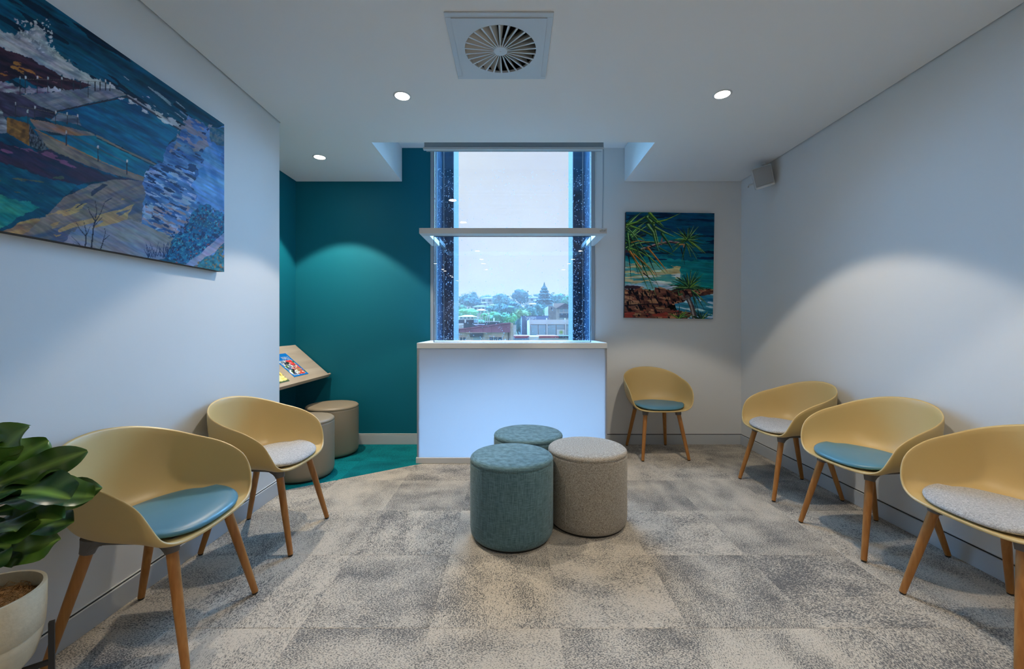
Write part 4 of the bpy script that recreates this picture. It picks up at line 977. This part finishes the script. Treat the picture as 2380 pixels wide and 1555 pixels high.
# far houses on the hill
def house(px0, px1, py0, py1, D, label, rows=1, cols=3):
    t = thing('hill_house', label, 'house', (ex((px0+px1)/2, D), D, ez(py1, D)-3))
    w = ex(px1, D)-ex(px0, D); h = ez(py0, D)-ez(py1, D)
    box_obj('wall', (-w/2, w/2, 0, 6, 0, h*.8+3), X['cream'], t)
    MB().add([(-w/2-.4, -.5, h*.8+3), (w/2+.4, -.5, h*.8+3), (w/2+.4, 6.4, h*.8+3), (-w/2-.4, 6.4, h*.8+3), (-w/4, 3, h+3.3), (w/4, 3, h+3.3)], [(3,2,1,0), (0,1,5,4), (1,2,5), (2,3,4,5), (3,0,4)]).build('roof', X['slate'] if D > 100 else X['cream'], t)
    for i in range(cols):
        for j in range(rows):
            a_ = -w/2 + w*(i+.25)/cols; b_ = -w/2 + w*(i+.75)/cols; z0 = 3 + h*.8*(j+.3)/rows; z1 = 3 + h*.8*(j+.75)/rows
            box_obj('window', (a_, b_, -.08, .1, z0, z1), X['glassy'], t)
house(1117, 1160, 691, 704, 136, 'long white house highest on the wooded hill')
house(1112, 1132, 703, 709, 116, 'small white house just below the long hill house', 1, 2)
house(1101, 1128, 711, 722, 101, 'white house mid-hill on the left slope')
house(1108, 1126, 720, 730, 88, 'lower white house with balcony on the left slope', 1, 2)
house(1137, 1158, 709, 714, 106, 'flat white house between trees mid-hill', 1, 2)
house(1070, 1079, 700, 706, 122, 'tiny white house at the left window edge', 1, 2)
house(1068, 1102, 735, 742, 75, 'low white house under the round left tree', 1, 4)
house(1218, 1254, 690, 702, 136, 'pink-grey house beneath the right hilltop trees')
house(1242, 1258, 697, 711, 115, 'white balconied house left of the tall pine', 3, 2)
house(1230, 1250, 706, 713, 98, 'small white house below the pink-grey one', 1, 2)
# trees
def crown_mesh(rx, rz, seed, kind):
    rg = np.random.default_rng(seed); mb = MB()
    if kind == 'pine':
        for k in range(11):
            f_ = k/10; z = -rz + 2*rz*f_; r = rx*(1-f_)**.8*(.85+.3*rg.random()) + .1*rx; n = 9; a0 = rg.random()*6
            for i in range(n):
                a = a0 + 2*math.pi*i/n; w = r*.42
                c_, s_ = math.cos(a), math.sin(a)
                mb.add([(0, 0, z+.28*rz), (r*c_-w*s_, r*s_+w*c_, z-.05*rz), (r*1.1*c_, r*1.1*s_, z+.02*rz), (r*c_+w*s_, r*s_-w*c_, z-.05*rz), (0, 0, z-.06*rz)], [(0,1,2), (0,2,3), (4,2,1), (4,3,2)])
        return mb
    nb = 14
    bm = bmesh.new(); bmesh.ops.create_icosphere(bm, subdivisions=2, radius=1); bv = np.array([v.co[:] for v in bm.verts]); bf = [[v.index for v in f.verts] for f in bm.faces]; bm.free()
    for k in range(nb):
        u = rg.normal(size=3); u /= np.linalg.norm(u); u *= rg.random()**.4*.62
        c_ = u*np.array([rx, rx*.8, rz]); s_ = (.30+.22*rg.random())
        v = bv*(1+.30*(rg.random(len(bv))[:, None]-.5))*np.array([rx, rx*.9, rz])*s_ + c_
        mb.add(v.tolist(), bf)
    for k in range(260):           # loose leaf clumps on the outside
        u = rg.normal(size=3); u /= np.linalg.norm(u); p_ = u*np.array([rx, rx*.8, rz])*(.72+.3*rg.random()); e = rg.normal(size=(3, 3))*.09*min(rx, rz)
        mb.add([p_+e[0], p_+e[1], p_+e[2]], [(0, 1, 2)])
    return mb
def tree(px, py0, py1, wpx, D, fol, label, kind='broad', seed=0):
    zt, zb = ez(py0, D), ez(py1 + 5, D); rz = (zt-zb)/2; rx = 1.5*wpx*D/F/2
    t = thing('pine_tree' if kind == 'pine' else 'hill_tree', label, 'tree', (ex(px, D), D, zb-3), group='trees on the hill')
    o = crown_mesh(rx, rz, seed, kind).build('crown', X[fol], t); o.location = (0, 0, rz+3)
    MB().tube([(0, 0, -3), (0, 0, 3+rz*.9)], [.35, .15], 8).build('trunk', X['trunk'], t)
TR = [(1078, 681, 712, 22, 114, 'f0', 'dark round tree at the left edge of the hilltop'), (1098, 677, 700, 18, 132, 'f0', 'umbrella-topped tree rising left on the hilltop'), (1095, 686, 716, 34, 109, 'f4', 'broad dark tree below the umbrella-topped one'),
      (1131, 684, 700, 22, 150, 'f0', 'low rounded tree behind the long white house'), (1120, 688, 702, 16, 160, 'f0', 'small hilltop tree left of the long house'), (1163, 681, 706, 30, 128, 'f0', 'flat-topped hilltop tree right of the long house'), (1179, 685, 722, 30, 117, 'f0', 'large dark tree mid-hill in the centre'),
      (1200, 690, 738, 38, 98, 'f4', 'tall dense tree in the middle of the window view'), (1165, 700, 728, 30, 94, 'f0', 'mid-green tree below the flat house'), (1210, 672, 702, 30, 126, 'f4', 'pointed dark tree on the central skyline'), (1224, 684, 700, 24, 148, 'f0', 'round tree right of the pointed skyline tree'),
      (1243, 682, 700, 26, 158, 'f0', 'round tree left of the tall skyline pine'), (1283, 680, 712, 26, 112, 'f0', 'tree right of the tall skyline pine'), (1302, 681, 706, 30, 116, 'f0', 'round hilltop tree above the gabled house'), (1320, 686, 714, 24, 106, 'f1', 'light tree at the right window edge'),
      (1252, 700, 732, 26, 90, 'f0', 'dark tree under the white balconied house'), (1277, 712, 738, 22, 78, 'f2', 'bright green tree left of the gabled house'), (1087, 716, 738, 36, 84, 'f2', 'bright rounded tree above the low white house'), (1140, 722, 748, 36, 74, 'f2', 'bright spreading tree in the left foreground'),
      (1166, 723, 752, 34, 66, 'f1', 'green spreading tree beside the bright one'), (1188, 729, 762, 22, 60, 'f2', 'light green feathery tree by the purple roof'), (1213, 713, 742, 30, 68, 'f3', 'olive-green rounded tree above the blue-grey building'), (1205, 738, 772, 16, 55, 'f4', 'dark shrub between the brick and blue-grey buildings'),
      (1145, 710, 726, 24, 100, 'f0', 'dark tree right of the mid-hill house'), (1072, 708, 732, 18, 98, 'f1', 'small tree at the left window edge'), (1112, 740, 760, 30, 62, 'f1', 'low green tree behind the dark roof'), (1232, 712, 736, 24, 84, 'f0', 'dark tree right of the olive tree'),
      (1180, 706, 735, 34, 86, 'f4', 'deep green tree left of the tall dense tree')]
for k, a_ in enumerate(TR): tree(*a_, seed=k+3)
tree(1265, 664, 726, 34, 107, 'f4', 'tall pine towering over the right skyline', 'pine', 77)

# the wooded hillside goes on to both sides of the view
rs = random.Random(31)
for k in range(30):
    sd = -1 if k % 2 else 1; D = 70 + 5.2*(k//2) + 1.5*(k % 2); u = (.20, .42, .58, .31, .50)[(k//2) % 5]
    px = CX + sd*u*F; hg = rs.uniform(24, 38)*110/D
    tree(px, 712 - (D-70)*.36 - hg*.25, 722 - (D-70)*.28 + hg*.4, hg*.8, D, rs.choice(['f0', 'f1', 'f4', 'f2']), 'broad tree on the hillside beyond the sides of the window', seed=200+k)
for sd, D, w0, w1, py in ((-1, 30, 200, 330, 762), (1, 34, 190, 340, 758), (-1, 57, 180, 300, 742), (1, 56, 170, 280, 738)):
    a_, b_ = sorted((CX + sd*w0, CX + sd*w1)); t = bld('side_building', 'plain low building hidden beyond the %s window pier, %s row' % ('left' if sd < 0 else 'right', 'near' if D < 50 else 'far'), D)
    bpart(t, 'wall', D, a_, b_, py, 840, X['brick'], 0, 7); bpart(t, 'roof', D, a_-3, b_+3, py-3, py, X['slate'], -.4, 7.4)
    for i in range(4): bpart(t, 'window', D, a_+(b_-a_)*(i+.25)/4, a_+(b_-a_)*(i+.7)/4, py+8, py+18, X['glassy'], -.08, .1)

# rain haze over the suburb
hz = bpy.data.materials.new('rain_haze'); hz.use_nodes = True
n, l = hz.node_tree.nodes, hz.node_tree.links; n.remove(n['Principled BSDF'])
vs = n.new('ShaderNodeVolumeScatter'); vs.inputs['Color'].default_value = (1.0, .80, .80, 1); vs.inputs['Density'].default_value = .0019
l.new(vs.outputs[0], n['Material Output'].inputs['Volume'])
o = box_obj('rain_haze', (-150, 150, 12, 175, -12, 13), hz); tag(o, 'thin blue rain haze hanging over the hillside suburb', 'haze', kind='stuff')
